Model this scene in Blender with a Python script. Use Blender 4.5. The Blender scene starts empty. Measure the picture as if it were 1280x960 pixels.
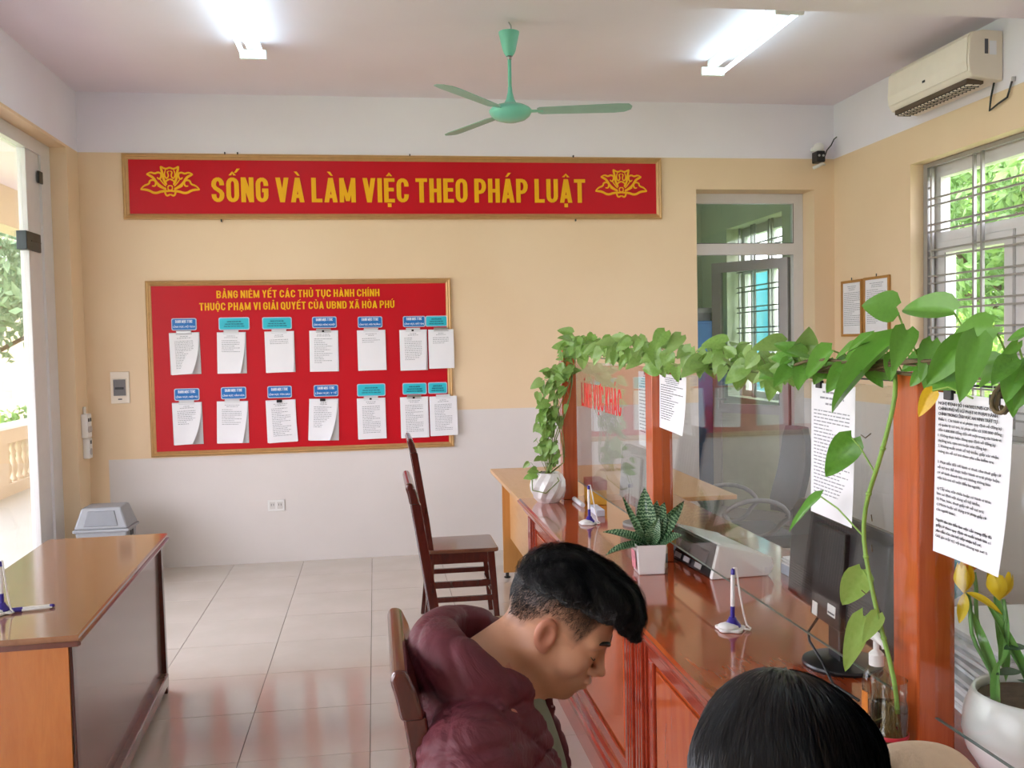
import bpy, bmesh, math, random
import numpy as np
from mathutils import Vector, Matrix, Euler

# ------------------------------------------------------------------ camera, world, exposure
SC = bpy.context.scene
COL = SC.collection
cam_data = bpy.data.cameras.new('camera')
cam_data.sensor_width = 36.0
cam_data.lens = 36.0 * 1169.19 / 1280.0
cam_data.clip_start = 0.05
cam = bpy.data.objects.new('camera', cam_data)
COL.objects.link(cam)
cam.matrix_world = Matrix(((0.98915, 0.02618, -0.14455, 0.0), (-0.14553, 0.04011, -0.98854, 0.0),
                           (-0.02008, 0.99885, 0.04349, 1.6), (0, 0, 0, 1)))
SC.camera = cam
SC.view_settings.view_transform = 'Standard'
SC.view_settings.look = 'None'
SC.view_settings.gamma = 1.0
SC.view_settings.use_curve_mapping = False
SC.view_settings.exposure = 2.36

world = bpy.data.worlds.new('sky')
SC.world = world
world.use_nodes = True
wn = world.node_tree
wn.nodes.clear()
w_out = wn.nodes.new('ShaderNodeOutputWorld')
w_bg = wn.nodes.new('ShaderNodeBackground')
w_tc = wn.nodes.new('ShaderNodeTexCoord')
w_sep = wn.nodes.new('ShaderNodeSeparateXYZ')
w_ramp = wn.nodes.new('ShaderNodeValToRGB')
w_ramp.color_ramp.elements[0].position = 0.0
w_ramp.color_ramp.elements[0].color = (0.93, 0.88, 0.98, 1)
w_ramp.color_ramp.elements[1].position = 0.8
w_ramp.color_ramp.elements[1].color = (0.80, 0.82, 1.0, 1)
wn.links.new(w_tc.outputs['Generated'], w_sep.inputs[0])
wn.links.new(w_sep.outputs['Z'], w_ramp.inputs[0])
wn.links.new(w_ramp.outputs[0], w_bg.inputs[0])
wn.links.new(w_bg.outputs[0], w_out.inputs[0])
w_bg.inputs[1].default_value = 1.75

sun_l = bpy.data.lights.new('sun', 'SUN')
sun_l.energy = 1.6
sun_l.angle = math.radians(3)
sun_l.color = (1.0, 0.95, 0.86)
sun_o = bpy.data.objects.new('sun', sun_l)
COL.objects.link(sun_o)
sun_o.rotation_euler = Euler((math.radians(38), math.radians(8), math.radians(0)))


def portal(loc, rot, sx, sy):
    l = bpy.data.lights.new('daylight_portal', 'AREA')
    l.shape = 'RECTANGLE'
    l.size, l.size_y = sx, sy
    l.cycles.is_portal = True
    o = bpy.data.objects.new('daylight_portal', l)
    COL.objects.link(o)
    o.location = loc
    o.rotation_euler = rot
    return o


portal((-2.30, 2.95, 1.5), (0, math.radians(-90), 0), 3.0, 8.0)     # the glazed left side
portal((3.97, 4.5, 1.86), (0, math.radians(90), 0), 1.8, 3.0)      # the barred window on the right

TUBE_POWER = 2.0      # one fluorescent tube, used by its builder below

# ------------------------------------------------------------------ helpers
R_ = random.Random(7)
NR = np.random.RandomState(11)
PI = math.pi


def lin(c):
    if isinstance(c, str):
        c = c.lstrip('#')
        c = [int(c[i:i + 2], 16) / 255 for i in (0, 2, 4)]
    return tuple((x / 12.92 if x <= 0.04045 else ((x + 0.055) / 1.055) ** 2.4) for x in c[:3]) + (1.0,)


class MT:
    """small node-material helper"""
    def __init__(s, name):
        s.m = bpy.data.materials.new(name)
        s.m.use_nodes = True
        s.t = s.m.node_tree
        s.b = s.t.nodes['Principled BSDF']
        s.out = s.t.nodes['Material Output']
        s._obj = None

    def n(s, typ, **kw):
        nd = s.t.nodes.new(typ)
        for k, v in kw.items():
            setattr(nd, k, v)
        return nd

    def l(s, a, b):
        s.t.links.new(a, b)

    @property
    def obj(s):
        if s._obj is None:
            s._obj = s.n('ShaderNodeTexCoord').outputs['Object']
        return s._obj

    def noise(s, scale, detail=3, stretch=None, rough=.5, dist=0):
        v = s.obj
        if stretch:
            mp = s.n('ShaderNodeMapping')
            mp.inputs['Scale'].default_value = stretch
            s.l(v, mp.inputs[0])
            v = mp.outputs[0]
        nd = s.n('ShaderNodeTexNoise')
        nd.inputs['Scale'].default_value = scale
        nd.inputs['Detail'].default_value = detail
        nd.inputs['Roughness'].default_value = rough
        nd.inputs['Distortion'].default_value = dist
        s.l(v, nd.inputs['Vector'])
        return nd.outputs['Fac']

    def ramp(s, fac, stops):
        r = s.n('ShaderNodeValToRGB')
        e = r.color_ramp.elements
        e[0].position, e[0].color = stops[0][0], lin(stops[0][1])
        e[1].position, e[1].color = stops[-1][0], lin(stops[-1][1])
        for p, c in stops[1:-1]:
            k = e.new(p)
            k.color = lin(c)
        s.l(fac, r.inputs[0])
        return r.outputs[0]

    def mix(s, fac, a, b, mode='MIX'):
        m = s.n('ShaderNodeMix', data_type='RGBA', blend_type=mode)
        for i, v in ((0, fac), (6, a), (7, b)):
            if hasattr(v, 'is_output') or isinstance(v, bpy.types.NodeSocket):
                s.l(v, m.inputs[i])
            elif i == 0:
                m.inputs[0].default_value = v
            else:
                m.inputs[i].default_value = lin(v)
        return m.outputs[2]

    def bump(s, h, strength=.2, dist=.002):
        b = s.n('ShaderNodeBump')
        b.inputs['Strength'].default_value = strength
        b.inputs['Distance'].default_value = dist
        s.l(h, b.inputs['Height'])
        s.l(b.outputs[0], s.b.inputs['Normal'])


def plain(name, c, rough=.5, metal=0, vary=.06, scale=12, bump=0, coat=0, emit=None, spec=.5, sheen=0):
    k = MT(name)
    base = lin(c)
    if vary:
        f = k.noise(scale, 4)
        lo = tuple(max(0, x * (1 - vary)) for x in base[:3])
        hi = tuple(min(1, x * (1 + vary)) for x in base[:3])
        r = k.n('ShaderNodeValToRGB')
        r.color_ramp.elements[0].position, r.color_ramp.elements[1].position = .3, .7
        r.color_ramp.elements[0].color, r.color_ramp.elements[1].color = lo + (1,), hi + (1,)
        k.l(f, r.inputs[0])
        k.l(r.outputs[0], k.b.inputs['Base Color'])
    else:
        k.b.inputs['Base Color'].default_value = base
    if bump:
        k.bump(k.noise(scale * 6, 5), bump, .002)
    k.b.inputs['Roughness'].default_value = rough
    k.b.inputs['Metallic'].default_value = metal
    k.b.inputs['Coat Weight'].default_value = coat
    k.b.inputs['Coat Roughness'].default_value = .06
    k.b.inputs['Specular IOR Level'].default_value = spec
    k.b.inputs['Sheen Weight'].default_value = sheen
    if emit:
        k.b.inputs['Emission Color'].default_value = lin(emit[0])
        k.b.inputs['Emission Strength'].default_value = emit[1]
    return k.m


def wood(name, c1, c2, c3=None, rough=.25, stretch=(6, 1, 6), scale=3, coat=.5):
    k = MT(name)
    f = k.noise(scale, 6, stretch, .6, .6)
    g = k.noise(scale * 9, 3, tuple(x * 1.0 for x in stretch), .6)
    col = k.ramp(f, [(.3, c1), (.55, c2), (.75, c3 or c1)])
    col2 = k.mix(.18, col, k.ramp(g, [(.4, c1), (.65, c2)]))
    k.l(col2, k.b.inputs['Base Color'])
    k.bump(g, .02, .001)
    k.b.inputs['Roughness'].default_value = rough
    k.b.inputs['Coat Weight'].default_value = coat
    k.b.inputs['Coat Roughness'].default_value = .08
    return k.m


def glass_mat(name, tint=(.965, .985, .975), gain=1.0):
    k = MT(name)
    tr = k.n('ShaderNodeBsdfTransparent')
    tr.inputs[0].default_value = tint + (1,)
    gl = k.n('ShaderNodeBsdfGlossy')
    gl.inputs['Roughness'].default_value = .0
    lw = k.n('ShaderNodeLayerWeight')
    lw.inputs[0].default_value = .5
    p = k.n('ShaderNodeMath', operation='POWER')
    p.inputs[1].default_value = 5
    m = k.n('ShaderNodeMath', operation='MULTIPLY_ADD')
    m.inputs[1].default_value = .96 * gain
    m.inputs[2].default_value = .04 * gain
    k.l(lw.outputs['Facing'], p.inputs[0])
    k.l(p.outputs[0], m.inputs[0])
    mx = k.n('ShaderNodeMixShader')
    k.l(m.outputs[0], mx.inputs[0])
    k.l(tr.outputs[0], mx.inputs[1])
    k.l(gl.outputs[0], mx.inputs[2])
    k.l(mx.outputs[0], k.out.inputs[0])
    return k.m


# ---- mesh builder
class MB:
    def __init__(s):
        s.v, s.f = [], []

    def add(s, vs, fs, M=None):
        b = len(s.v)
        s.v += [tuple(M @ Vector(p)) if M is not None else tuple(p) for p in vs]
        s.f += [tuple(b + i for i in f) for f in fs]
        return s

    def box(s, x0, x1, y0, y1, z0, z1, M=None):
        vs = [(x, y, z) for z in (z0, z1) for y in (y0, y1) for x in (x0, x1)]
        return s.add(vs, [(0, 2, 3, 1), (4, 5, 7, 6), (0, 1, 5, 4), (2, 6, 7, 3), (0, 4, 6, 2), (1, 3, 7, 5)], M)

    def tube(s, pts, r, n=8, cap=True):
        pts = [Vector(p) for p in pts]
        rs = r if isinstance(r, (list, tuple)) else [r] * len(pts)
        t0 = (pts[1] - pts[0]).normalized()
        a = t0.orthogonal().normalized()
        b0 = len(s.v)
        for i, p in enumerate(pts):
            t = (pts[min(i + 1, len(pts) - 1)] - pts[max(i - 1, 0)])
            t = t.normalized() if t.length > 1e-9 else t0
            a = (a - t * a.dot(t))
            a = a.normalized() if a.length > 1e-6 else t.orthogonal().normalized()
            c = t.cross(a)
            for k in range(n):
                th = 2 * PI * k / n
                s.v.append(tuple(p + (a * math.cos(th) + c * math.sin(th)) * rs[i]))
        for i in range(len(pts) - 1):
            for k in range(n):
                q = b0 + i * n
                s.f.append((q + k, q + (k + 1) % n, q + n + (k + 1) % n, q + n + k))
        if cap:
            s.f.append(tuple(b0 + k for k in range(n))[::-1])
            s.f.append(tuple(b0 + (len(pts) - 1) * n + k for k in range(n)))
        return s

    def lathe(s, prof, n=24, M=None, cap=True):
        vs, fs = [], []
        for r, z in prof:
            for k in range(n):
                th = 2 * PI * k / n
                vs.append((r * math.cos(th), r * math.sin(th), z))
        for i in range(len(prof) - 1):
            for k in range(n):
                fs.append((i * n + k, i * n + (k + 1) % n, (i + 1) * n + (k + 1) % n, (i + 1) * n + k))
        if cap:
            fs.append(tuple(range(n))[::-1])
            fs.append(tuple((len(prof) - 1) * n + k for k in range(n)))
        return s.add(vs, fs, M)

    def prism(s, poly, d0, d1, axis='y', M=None):
        """poly of 2D points extruded along an axis; (u,v) are the two other axes in order"""
        def P(u, v, d):
            return {'x': (d, u, v), 'y': (u, d, v), 'z': (u, v, d)}[axis]
        n = len(poly)
        vs = [P(u, v, d0) for u, v in poly] + [P(u, v, d1) for u, v in poly]
        fs = [tuple(range(n))[::-1], tuple(range(n, 2 * n))] + [(i, (i + 1) % n, n + (i + 1) % n, n + i) for i in range(n)]
        return s.add(vs, fs, M)

    def build(s, name, m=None, parent=None, smooth=False, bevel=0, seg=2, shade_angle=None):
        me = bpy.data.meshes.new(name)
        me.from_pydata(s.v, [], s.f)
        me.update()
        bm = bmesh.new()
        bm.from_mesh(me)
        bmesh.ops.recalc_face_normals(bm, faces=bm.faces)
        bm.to_mesh(me)
        bm.free()
        o = bpy.data.objects.new(name, me)
        COL.objects.link(o)
        if m is not None:
            me.materials.append(m)
        if smooth:
            me.polygons.foreach_set('use_smooth', [True] * len(me.polygons))
            if shade_angle:
                try:
                    me.set_sharp_from_angle(angle=math.radians(shade_angle))
                except Exception:
                    pass
        if bevel:
            md = o.modifiers.new('edge', 'BEVEL')
            md.width = bevel
            md.segments = seg
            md.limit_method = 'ANGLE'
            md.angle_limit = math.radians(35)
        if parent is not None:
            o.parent = parent
        return o


def T(x=0, y=0, z=0, rx=0, ry=0, rz=0, s=1.0):
    M = Matrix.Translation((x, y, z)) @ Euler((rx, ry, rz)).to_matrix().to_4x4()
    if s != 1.0:
        M = M @ (Matrix.Diagonal((s, s, s, 1)) if not isinstance(s, tuple) else Matrix.Diagonal(s + (1,)))
    return M


def tag(o, label=None, cat=None, group=None, kind=None):
    if label:
        o['label'] = label
    if cat:
        o['category'] = cat
    if group:
        o['group'] = group
    if kind:
        o['kind'] = kind
    return o


def thing(name, label, cat, loc=(0, 0, 0), rz=0, group=None):
    o = bpy.data.objects.new(name, None)
    COL.objects.link(o)
    o.empty_display_size = .05
    o.location = loc
    o.rotation_euler = (0, 0, rz)
    return tag(o, label, cat, group)


def struct(o):
    o['kind'] = 'structure'
    return o


def kids(o):
    return [c for c in bpy.data.objects if c.parent == o]


def copy_tree(o, parent=None):
    c = o.copy()
    COL.objects.link(c)
    if parent is not None:
        c.parent = parent
    for ch in kids(o):
        copy_tree(ch, c)
    return c


def bx(name, m, parent, x0, x1, y0, y1, z0, z1, bevel=0, M=None):
    return MB().box(x0, x1, y0, y1, z0, z1, M).build(name, m, parent, bevel=bevel)


# ---- lettering: the built-in font, squeezed and thickened
def text_obj(name, s, w, h, m, parent=None, M=None, bold=0.0, depth=.001, align='l', linesp=1.0):
    cu = bpy.data.curves.new('lettering', 'FONT')
    cu.body = s
    cu.size = 1
    cu.resolution_u = 3
    cu.space_line = linesp
    o = bpy.data.objects.new('lettering', cu)
    COL.objects.link(o)
    dg = bpy.context.evaluated_depsgraph_get()
    me = bpy.data.meshes.new_from_object(o.evaluated_get(dg))
    bpy.data.objects.remove(o)
    co = np.array([v.co[:] for v in me.vertices])
    x0, x1 = co[:, 0].min(), co[:, 0].max()
    kx = w / (x1 - x0)
    ky = h / 0.729
    tris = [tuple(p.vertices) for p in me.polygons]
    bpy.data.meshes.remove(me)
    co[:, 0] = (co[:, 0] - x0) * kx
    co[:, 1] *= ky
    if align == 'c':
        co[:, 0] -= w / 2
    mb = MB()
    offs = [(0, 0)] if not bold else [(-bold, bold * .3), (-bold * .33, -bold * .3), (bold * .33, bold * .3), (bold, -bold * .3), (-bold, -bold * .3), (bold, bold * .3)]
    for k, (dx, dy) in enumerate(offs):
        mb.add([(x + dx, y + dy, depth + k * .0001) for x, y, z in co], tris, M)
    n = len(mb.f)
    me = bpy.data.meshes.new(name)
    me.from_pydata(mb.v, [], mb.f)
    me.materials.append(m)
    ob = bpy.data.objects.new(name, me)
    COL.objects.link(ob)
    ob.parent = parent
    return ob



# ---- bold condensed capitals drawn stroke by stroke, with Vietnamese marks
def condensed(name, s, W, H, th, m, parent, M, depth=.001, gap=.16):
    import unicodedata
    adv = {'I': 0, 'M': 1.32, 'L': .86, 'E': .88, 'T': .98, 'A': 1.08, 'V': 1.05, 'Y': 1.0, 'X': 1.05, 'B': 1.0}
    cells = []
    for ch in s:
        d = unicodedata.normalize('NFD', ch)
        cells.append((d[0], d[1:]))
    n_w = sum(adv.get(c, 1.0) for c, _ in cells if c != ' ')
    n_i = sum(1 for c, _ in cells if c == 'I')
    n_gap = sum(1 for c, _ in cells if c != ' ') - 1
    n_sp = sum(1 for c, _ in cells if c == ' ')
    u = (W - n_i * th) / (n_w + gap * (n_gap) + .42 * n_sp)
    mb = MB()
    cnt = [0]

    def poly(pts):
        z = depth + cnt[0] * .00002
        cnt[0] += 1
        mb.add([(x, y, z) for x, y in pts], [tuple(range(len(pts)))], M)

    def rib(pts, t, t2, closed=False):
        n = len(pts)
        vs = []
        for i, (x, y) in enumerate(pts):
            a = pts[(i - 1) % n] if closed or i > 0 else pts[i]
            b = pts[(i + 1) % n] if closed or i < n - 1 else pts[i]
            dx, dy = b[0] - a[0], b[1] - a[1]
            L = math.hypot(dx, dy) or 1
            nx, ny = -dy / L * t / 2, dx / L * t2 / 2
            vs += [(x + nx, y + ny), (x - nx, y - ny)]
        for i in range(n if closed else n - 1):
            j = (i + 1) % n
            poly([vs[2 * i], vs[2 * i + 1], vs[2 * j + 1], vs[2 * j]])

    def diag(x0, y0, x1, y1, t):
        L = math.hypot(x1 - x0, y1 - y0)
        k = t * L / max(abs(y1 - y0), 1e-6) / 2
        poly([(x0 - k, y0), (x0 + k, y0), (x1 + k, y1), (x1 - k, y1)])

    def arc(cx, cy, rx, ry, a0, a1, n=7):
        return [(cx + rx * math.cos(math.radians(a0 + (a1 - a0) * i / n)), cy + ry * math.sin(math.radians(a0 + (a1 - a0) * i / n))) for i in range(n + 1)]
    x = 0.0
    h = H
    first = True
    for c, marks in cells:
        if c == ' ':
            x += .42 * u
            continue
        if not first:
            x += gap * u
        first = False
        w = th if c == 'I' else adv.get(c, 1.0) * u
        t, t2 = th, th * .80
        L_, R_, Tp, Bt, Md = x + t / 2, x + w - t / 2, h - t2 / 2, t2 / 2, h * .5
        rx = (w - t) / 2
        ry = min(rx * 1.25, h * .24)
        cx = x + w / 2

        def V(a, y0=0, y1=h):
            poly([(a - t / 2, y0), (a + t / 2, y0), (a + t / 2, y1), (a - t / 2, y1)])

        def Hz(b, x0=x, x1=x + w):
            poly([(x0, b - t2 / 2), (x1, b - t2 / 2), (x1, b + t2 / 2), (x0, b + t2 / 2)])
        if c == 'I':
            V(cx)
        elif c == 'L':
            V(L_); Hz(Bt)
        elif c == 'E':
            V(L_); Hz(Bt); Hz(Tp); Hz(Md + t2 * .2, x, x + w * .93)
        elif c == 'T':
            V(cx); Hz(Tp)
        elif c == 'H':
            V(L_); V(R_); Hz(Md)
        elif c == 'N':
            V(L_); V(R_); poly([(x, h), (x + t * 1.02, h), (x + w, 0), (x + w - t * 1.02, 0)])
        elif c == 'M':
            V(L_); V(R_); diag(x + t * .5, h, cx, h * .05, t * .82); diag(x + w - t * .5, h, cx, h * .05, t * .82)
        elif c == 'V':
            diag(x + t * .5, h, cx, 0, t); diag(x + w - t * .5, h, cx, 0, t)
        elif c == 'A':
            diag(x + t * .5, 0, cx, h, t); diag(x + w - t * .5, 0, cx, h, t); Hz(h * .25, x + w * .22, x + w * .78)
        elif c == 'Y':
            diag(x + t * .5, h, cx, h * .42, t * .9); diag(x + w - t * .5, h, cx, h * .42, t * .9); V(cx, 0, h * .48)
        elif c == 'X':
            diag(x + t * .5, h, x + w - t * .5, 0, t); diag(x + w - t * .5, h, x + t * .5, 0, t)
        elif c == 'K':
            V(L_); diag(x + t * .8, h * .42, x + w - t * .55, h, t * .9); diag(x + t * 1.3, h * .52, x + w - t * .5, 0, t)
        elif c in 'OQ':
            rib(arc(cx, Tp - ry, rx, ry, 0, 180) + arc(cx, Bt + ry, rx, ry, 180, 360), t, t2, True)
            if c == 'Q':
                diag(cx + t * .1, h * .20, x + w, -h * .05, t * .8)
        elif c in 'CG':
            p = [(R_, h * .66)] + arc(cx, Tp - ry, rx, ry, 0, 180) + arc(cx, Bt + ry, rx, ry, 180, 360) + ([(R_, h * .48)] if c == 'G' else [(R_, h * .34)])
            rib(p, t, t2)
            if c == 'G':
                Hz(h * .48, cx, x + w)
        elif c == 'U':
            rib([(L_, h)] + arc(cx, Bt + ry, rx, ry, 180, 360) + [(R_, h)], t, t2)
        elif c == 'S':
            p = [(R_, h * .68)] + arc(cx, Tp - ry, rx, ry, 0, 180) + [(L_, h * .66), (L_ + rx * .35, h * .57), (R_ - rx * .35, h * .43), (R_, h * .34)] + arc(cx, Bt + ry, rx, ry, 0, -180) + [(L_, h * .32)]
            rib(p, t, t2)
        elif c in 'PRBD':
            V(L_)
            if c == 'D':
                rib([(L_, Tp)] + [(cx, Tp)] + arc(cx, Tp - ry, rx, ry, 90, 0) + arc(cx, Bt + ry, rx, ry, 0, -90) + [(L_, Bt)], t, t2)
            else:
                lo = h * (.52 if c == 'B' else .44)
                r2 = (Tp - lo) / 2
                rib([(L_, Tp), (R_ - rx, Tp)] + arc(R_ - rx, Tp - r2, rx, r2, 90, -90) + [(L_, lo)], t, t2)
                if c == 'B':
                    r3 = (lo - Bt) / 2
                    rib([(L_, lo), (R_ - rx, lo)] + arc(R_ - rx, lo - r3, rx, r3, 90, -90) + [(L_, Bt)], t, t2)
                if c == 'R':
                    diag(cx, h * .44, x + w - t * .45, 0, t)
        up = h * 1.08
        q = th * .62
        if '\u0302' in marks:
            poly([(cx - w * .30, up), (cx - w * .30 + q, up), (cx, up + h * .09), (cx, up + h * .16)])
            poly([(cx + w * .30, up), (cx, up + h * .16), (cx, up + h * .09), (cx + w * .30 - q, up)])
        sx = cx + (w * .34 if '\u0302' in marks else 0)
        sy = up + (h * .10 if '\u0302' in marks else 0)
        if '\u0301' in marks:
            poly([(sx - q * .9, sy), (sx - q * .1, sy), (sx + q * 1.2, sy + h * .17), (sx + q * .1, sy + h * .17)])
        if '\u0300' in marks:
            poly([(sx + q * .9, sy), (sx + q * .1, sy), (sx - q * 1.2, sy + h * .17), (sx - q * .1, sy + h * .17)])
        if '\u0309' in marks:
            rib([(sx - q * .8, sy + h * .13)] + arc(sx, sy + h * .12, q * .8, h * .05, 150, -60) + [(sx, sy)], q * .8, q * .7)
        if '\u0303' in marks:
            rib([(cx - w * .32, up + h * .03), (cx - w * .16, up + h * .11), (cx + w * .12, up + h * .04), (cx + w * .32, up + h * .12)], q * .9, q * .9)
        if '\u0323' in marks:
            poly([(cx - t * .42, -h * .19), (cx + t * .42, -h * .19), (cx + t * .42, -h * .19 + t * .84), (cx - t * .42, -h * .19 + t * .84)])
        if '\u031b' in marks:
            poly([(x + w - t * .3, h * .92), (x + w + t * .6, h * 1.12), (x + w + t * 1.1, h * 1.04), (x + w, h * .80)])
        x += w
    me = bpy.data.meshes.new(name)
    me.from_pydata(mb.v, [], mb.f)
    me.materials.append(m)
    o = bpy.data.objects.new(name, me)
    COL.objects.link(o)
    o.parent = parent
    return o


# plane frames for lettering: local x -> writing direction, y -> up, z -> out of the surface
def on_back(x, y, z):          # faces -Y
    return Matrix.Translation((x, y, z)) @ Matrix(((1, 0, 0, 0), (0, 0, -1, 0), (0, 1, 0, 0), (0, 0, 0, 1)))


def on_minus_x(x, y, z):       # faces -X, writing runs towards -Y
    return Matrix.Translation((x, y, z)) @ Matrix(((0, 0, -1, 0), (-1, 0, 0, 0), (0, 1, 0, 0), (0, 0, 0, 1)))


# ---- implicit surfaces -> one continuous mesh (surface nets)
def sd_ell(P, c, r):
    q = (P - np.array(c)) / np.array(r)
    k0 = np.sqrt((q ** 2).sum(-1)) + 1e-9
    k1 = np.sqrt(((q / np.array(r)) ** 2).sum(-1)) + 1e-9
    return k0 * (k0 - 1) / k1


def sd_cap(P, a, b, ra, rb=None):
    rb = ra if rb is None else rb
    a, b = np.array(a, float), np.array(b, float)
    ab = b - a
    t = np.clip(((P - a) @ ab) / (ab @ ab), 0, 1)
    d = P - (a + t[..., None] * ab)
    return np.sqrt((d ** 2).sum(-1)) - (ra + (rb - ra) * t)


def smin(a, b, k):
    h = np.clip(.5 + .5 * (b - a) / k, 0, 1)
    return b + (a - b) * h - k * h * (1 - h)


def smax(a, b, k):
    return -smin(-a, -b, k)


def axis(*segs):
    """grid positions: (start, end, step) runs joined together"""
    out = []
    for a, b, h in segs:
        n = max(1, int(round((b - a) / h)))
        out += [a + (b - a) * k / n for k in range(n)]
    return np.array(out + [segs[-1][1]])


def surf_mesh(name, f, ax, m=None, parent=None):
    G = np.stack(np.meshgrid(*ax, indexing='ij'), -1)
    V = f(G.reshape(-1, 3)).reshape(G.shape[:3])
    nx, ny, nz = V.shape
    acc = np.zeros((nx - 1, ny - 1, nz - 1, 3))
    cnt = np.zeros((nx - 1, ny - 1, nz - 1))
    off = [(i, j, k) for i in (0, 1) for j in (0, 1) for k in (0, 1)]
    C = {o: V[o[0]:nx - 1 + o[0], o[1]:ny - 1 + o[1], o[2]:nz - 1 + o[2]] for o in off}
    for o in off:
        for a in range(3):
            if o[a] == 0:
                p = list(o)
                p[a] = 1
                A, B = C[o], C[tuple(p)]
                cr = (A < 0) != (B < 0)
                t = np.where(cr, A / np.where(cr, A - B, 1), 0)
                pos = np.zeros(A.shape + (3,)) + np.array(o, float)
                pos[..., a] = t
                acc += pos * cr[..., None]
                cnt += cr
    act = cnt > 0
    idx = -np.ones(cnt.shape, int)
    idx[act] = np.arange(act.sum())
    ijk = np.argwhere(act)
    fr = acc[act] / cnt[act][:, None]
    verts = np.stack([ax[i][ijk[:, i]] + fr[:, i] * (ax[i][ijk[:, i] + 1] - ax[i][ijk[:, i]]) for i in range(3)], -1)
    faces = []
    for a in range(3):
        b, c = (a + 1) % 3, (a + 2) % 3
        sl0, sl1 = [slice(None)] * 3, [slice(None)] * 3
        sl0[a], sl1[a] = slice(0, -1), slice(1, None)
        A, B = V[tuple(sl0)], V[tuple(sl1)]
        cr = (A < 0) != (B < 0)
        q = np.argwhere(cr)
        ok = (q[:, b] > 0) & (q[:, c] > 0) & (q[:, b] < V.shape[b] - 1) & (q[:, c] < V.shape[c] - 1)
        q = q[ok]
        flip = (A[tuple(q.T)] < 0)

        def g(db, dc):
            r = q.copy()
            r[:, b] -= db
            r[:, c] -= dc
            return idx[tuple(r.T)]
        F = np.stack([g(1, 1), g(0, 1), g(0, 0), g(1, 0)], -1)
        F[~flip] = F[~flip][:, ::-1]
        faces.append(F)
    F = np.concatenate(faces)
    F = F[(F >= 0).all(1)]
    me = bpy.data.meshes.new(name)
    me.from_pydata(verts.tolist(), [], F.tolist())
    me.update()
    me.polygons.foreach_set('use_smooth', [True] * len(me.polygons))
    if m is not None:
        me.materials.append(m)
    o = bpy.data.objects.new(name, me)
    COL.objects.link(o)
    o.parent = parent
    return o


# ------------------------------------------------------------------ materials
def paint_wall():
    k = MT('cream_wall_paint')
    geo = k.n('ShaderNodeNewGeometry')
    sp = k.n('ShaderNodeSeparateXYZ')
    k.l(geo.outputs['Position'], sp.inputs[0])
    f = k.noise(1.3, 5)
    cream = k.ramp(f, [(.3, '#ebcfa9'), (.7, '#f0d6b2')])
    white = k.ramp(f, [(.3, '#efeaf3'), (.7, '#f4f0f8')])
    dado = k.ramp(f, [(.3, '#ded7d2'), (.7, '#e5deda')])

    def step(sock, v, gt=True):
        n = k.n('ShaderNodeMath', operation='GREATER_THAN' if gt else 'LESS_THAN')
        n.inputs[1].default_value = v
        k.l(sock, n.inputs[0])
        return n.outputs[0]

    def mul(a, b):
        n = k.n('ShaderNodeMath', operation='MULTIPLY')
        k.l(a, n.inputs[0])
        k.l(b, n.inputs[1])
        return n.outputs[0]
    top = step(sp.outputs['Z'], 3.025)
    # painted dado: higher to the right of the notice board than to its left, stops short of the corner pillar
    d1 = mul(step(sp.outputs['Z'], .812, False), step(sp.outputs['X'], -1.93))
    d2 = mul(step(sp.outputs['Z'], 1.10, False), step(sp.outputs['X'], .2))
    mx = k.n('ShaderNodeMath', operation='MAXIMUM')
    k.l(d1, mx.inputs[0])
    k.l(d2, mx.inputs[1])
    c = k.mix(mx.outputs[0], cream, dado)
    c = k.mix(top, c, white)
    k.l(c, k.b.inputs['Base Color'])
    k.bump(k.noise(60, 6), .12, .002)
    k.b.inputs['Roughness'].default_value = .6
    return k.m


M_WALL = paint_wall()
M_CEIL = plain('ceiling_paint', '#f0e6f0', .85, vary=.02, scale=1.5, bump=.08)
M_TILE = None
k = MT('glazed_floor_tile')
k.l(k.ramp(k.noise(2.2, 6, None, .6, .4), [(.3, '#ccc2b6'), (.7, '#d6cdc3')]), k.b.inputs['Base Color'])
k.b.inputs['Roughness'].default_value = .11
k.b.inputs['Specular IOR Level'].default_value = .75
k.bump(k.noise(3.5, 2), .05, .004)
M_TILE = k.m
M_GROUT = plain('grout', '#6f6860', .9)
M_UPVC = plain('white_window_frame', '#dedbd9', .35, vary=.02)
M_GREYFR = plain('grey_door_frame', '#b9b5b5', .4, vary=.02)
M_GLASS = glass_mat('clear_glass')
M_GLASSW = glass_mat('window_glass', (.96, .98, .97), 1.0)
M_GLASST = glass_mat('greenish_glass', (.86, .92, .87), 1.0)
M_RED = plain('red_board_face', '#c40f1f', .38, vary=.03, scale=2, spec=.25)
M_GOLD = plain('gold_moulding', '#c9a06a', .35, .35, vary=.05, scale=20)
M_YEL = plain('yellow_lettering', '#f3b30c', .45, vary=.03, spec=.3)
M_PAPER = plain('paper', '#f1f0f3', .75, vary=.015, scale=6)
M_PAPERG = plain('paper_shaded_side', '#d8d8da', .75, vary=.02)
M_INK = plain('print_ink', '#5a5a60', .8, vary=0)
M_INKL = plain('faint_print_ink', '#9a9a9e', .8, vary=0)
M_BLUE = plain('blue_plate', '#0a6fbd', .4, vary=.03)
M_CYAN = plain('cyan_plate', '#2fc0d2', .4, vary=.03)
M_WHITE = plain('white_plastic', '#ebe9e6', .35, vary=.02)
M_BLACK = plain('black_plastic', '#17181a', .35, vary=.05)
M_STEEL = plain('steel', '#b9bcbd', .28, .9, vary=.03)
M_DSTEEL = plain('dark_patch_fitting', '#3c4242', .35, .6, vary=.05)
M_FAN = plain('mint_green_enamel', '#79cdb5', .35, vary=.03, coat=.3)
M_FANB = plain('mint_green_blade', '#93bdb0', .45, vary=.04)
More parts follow.
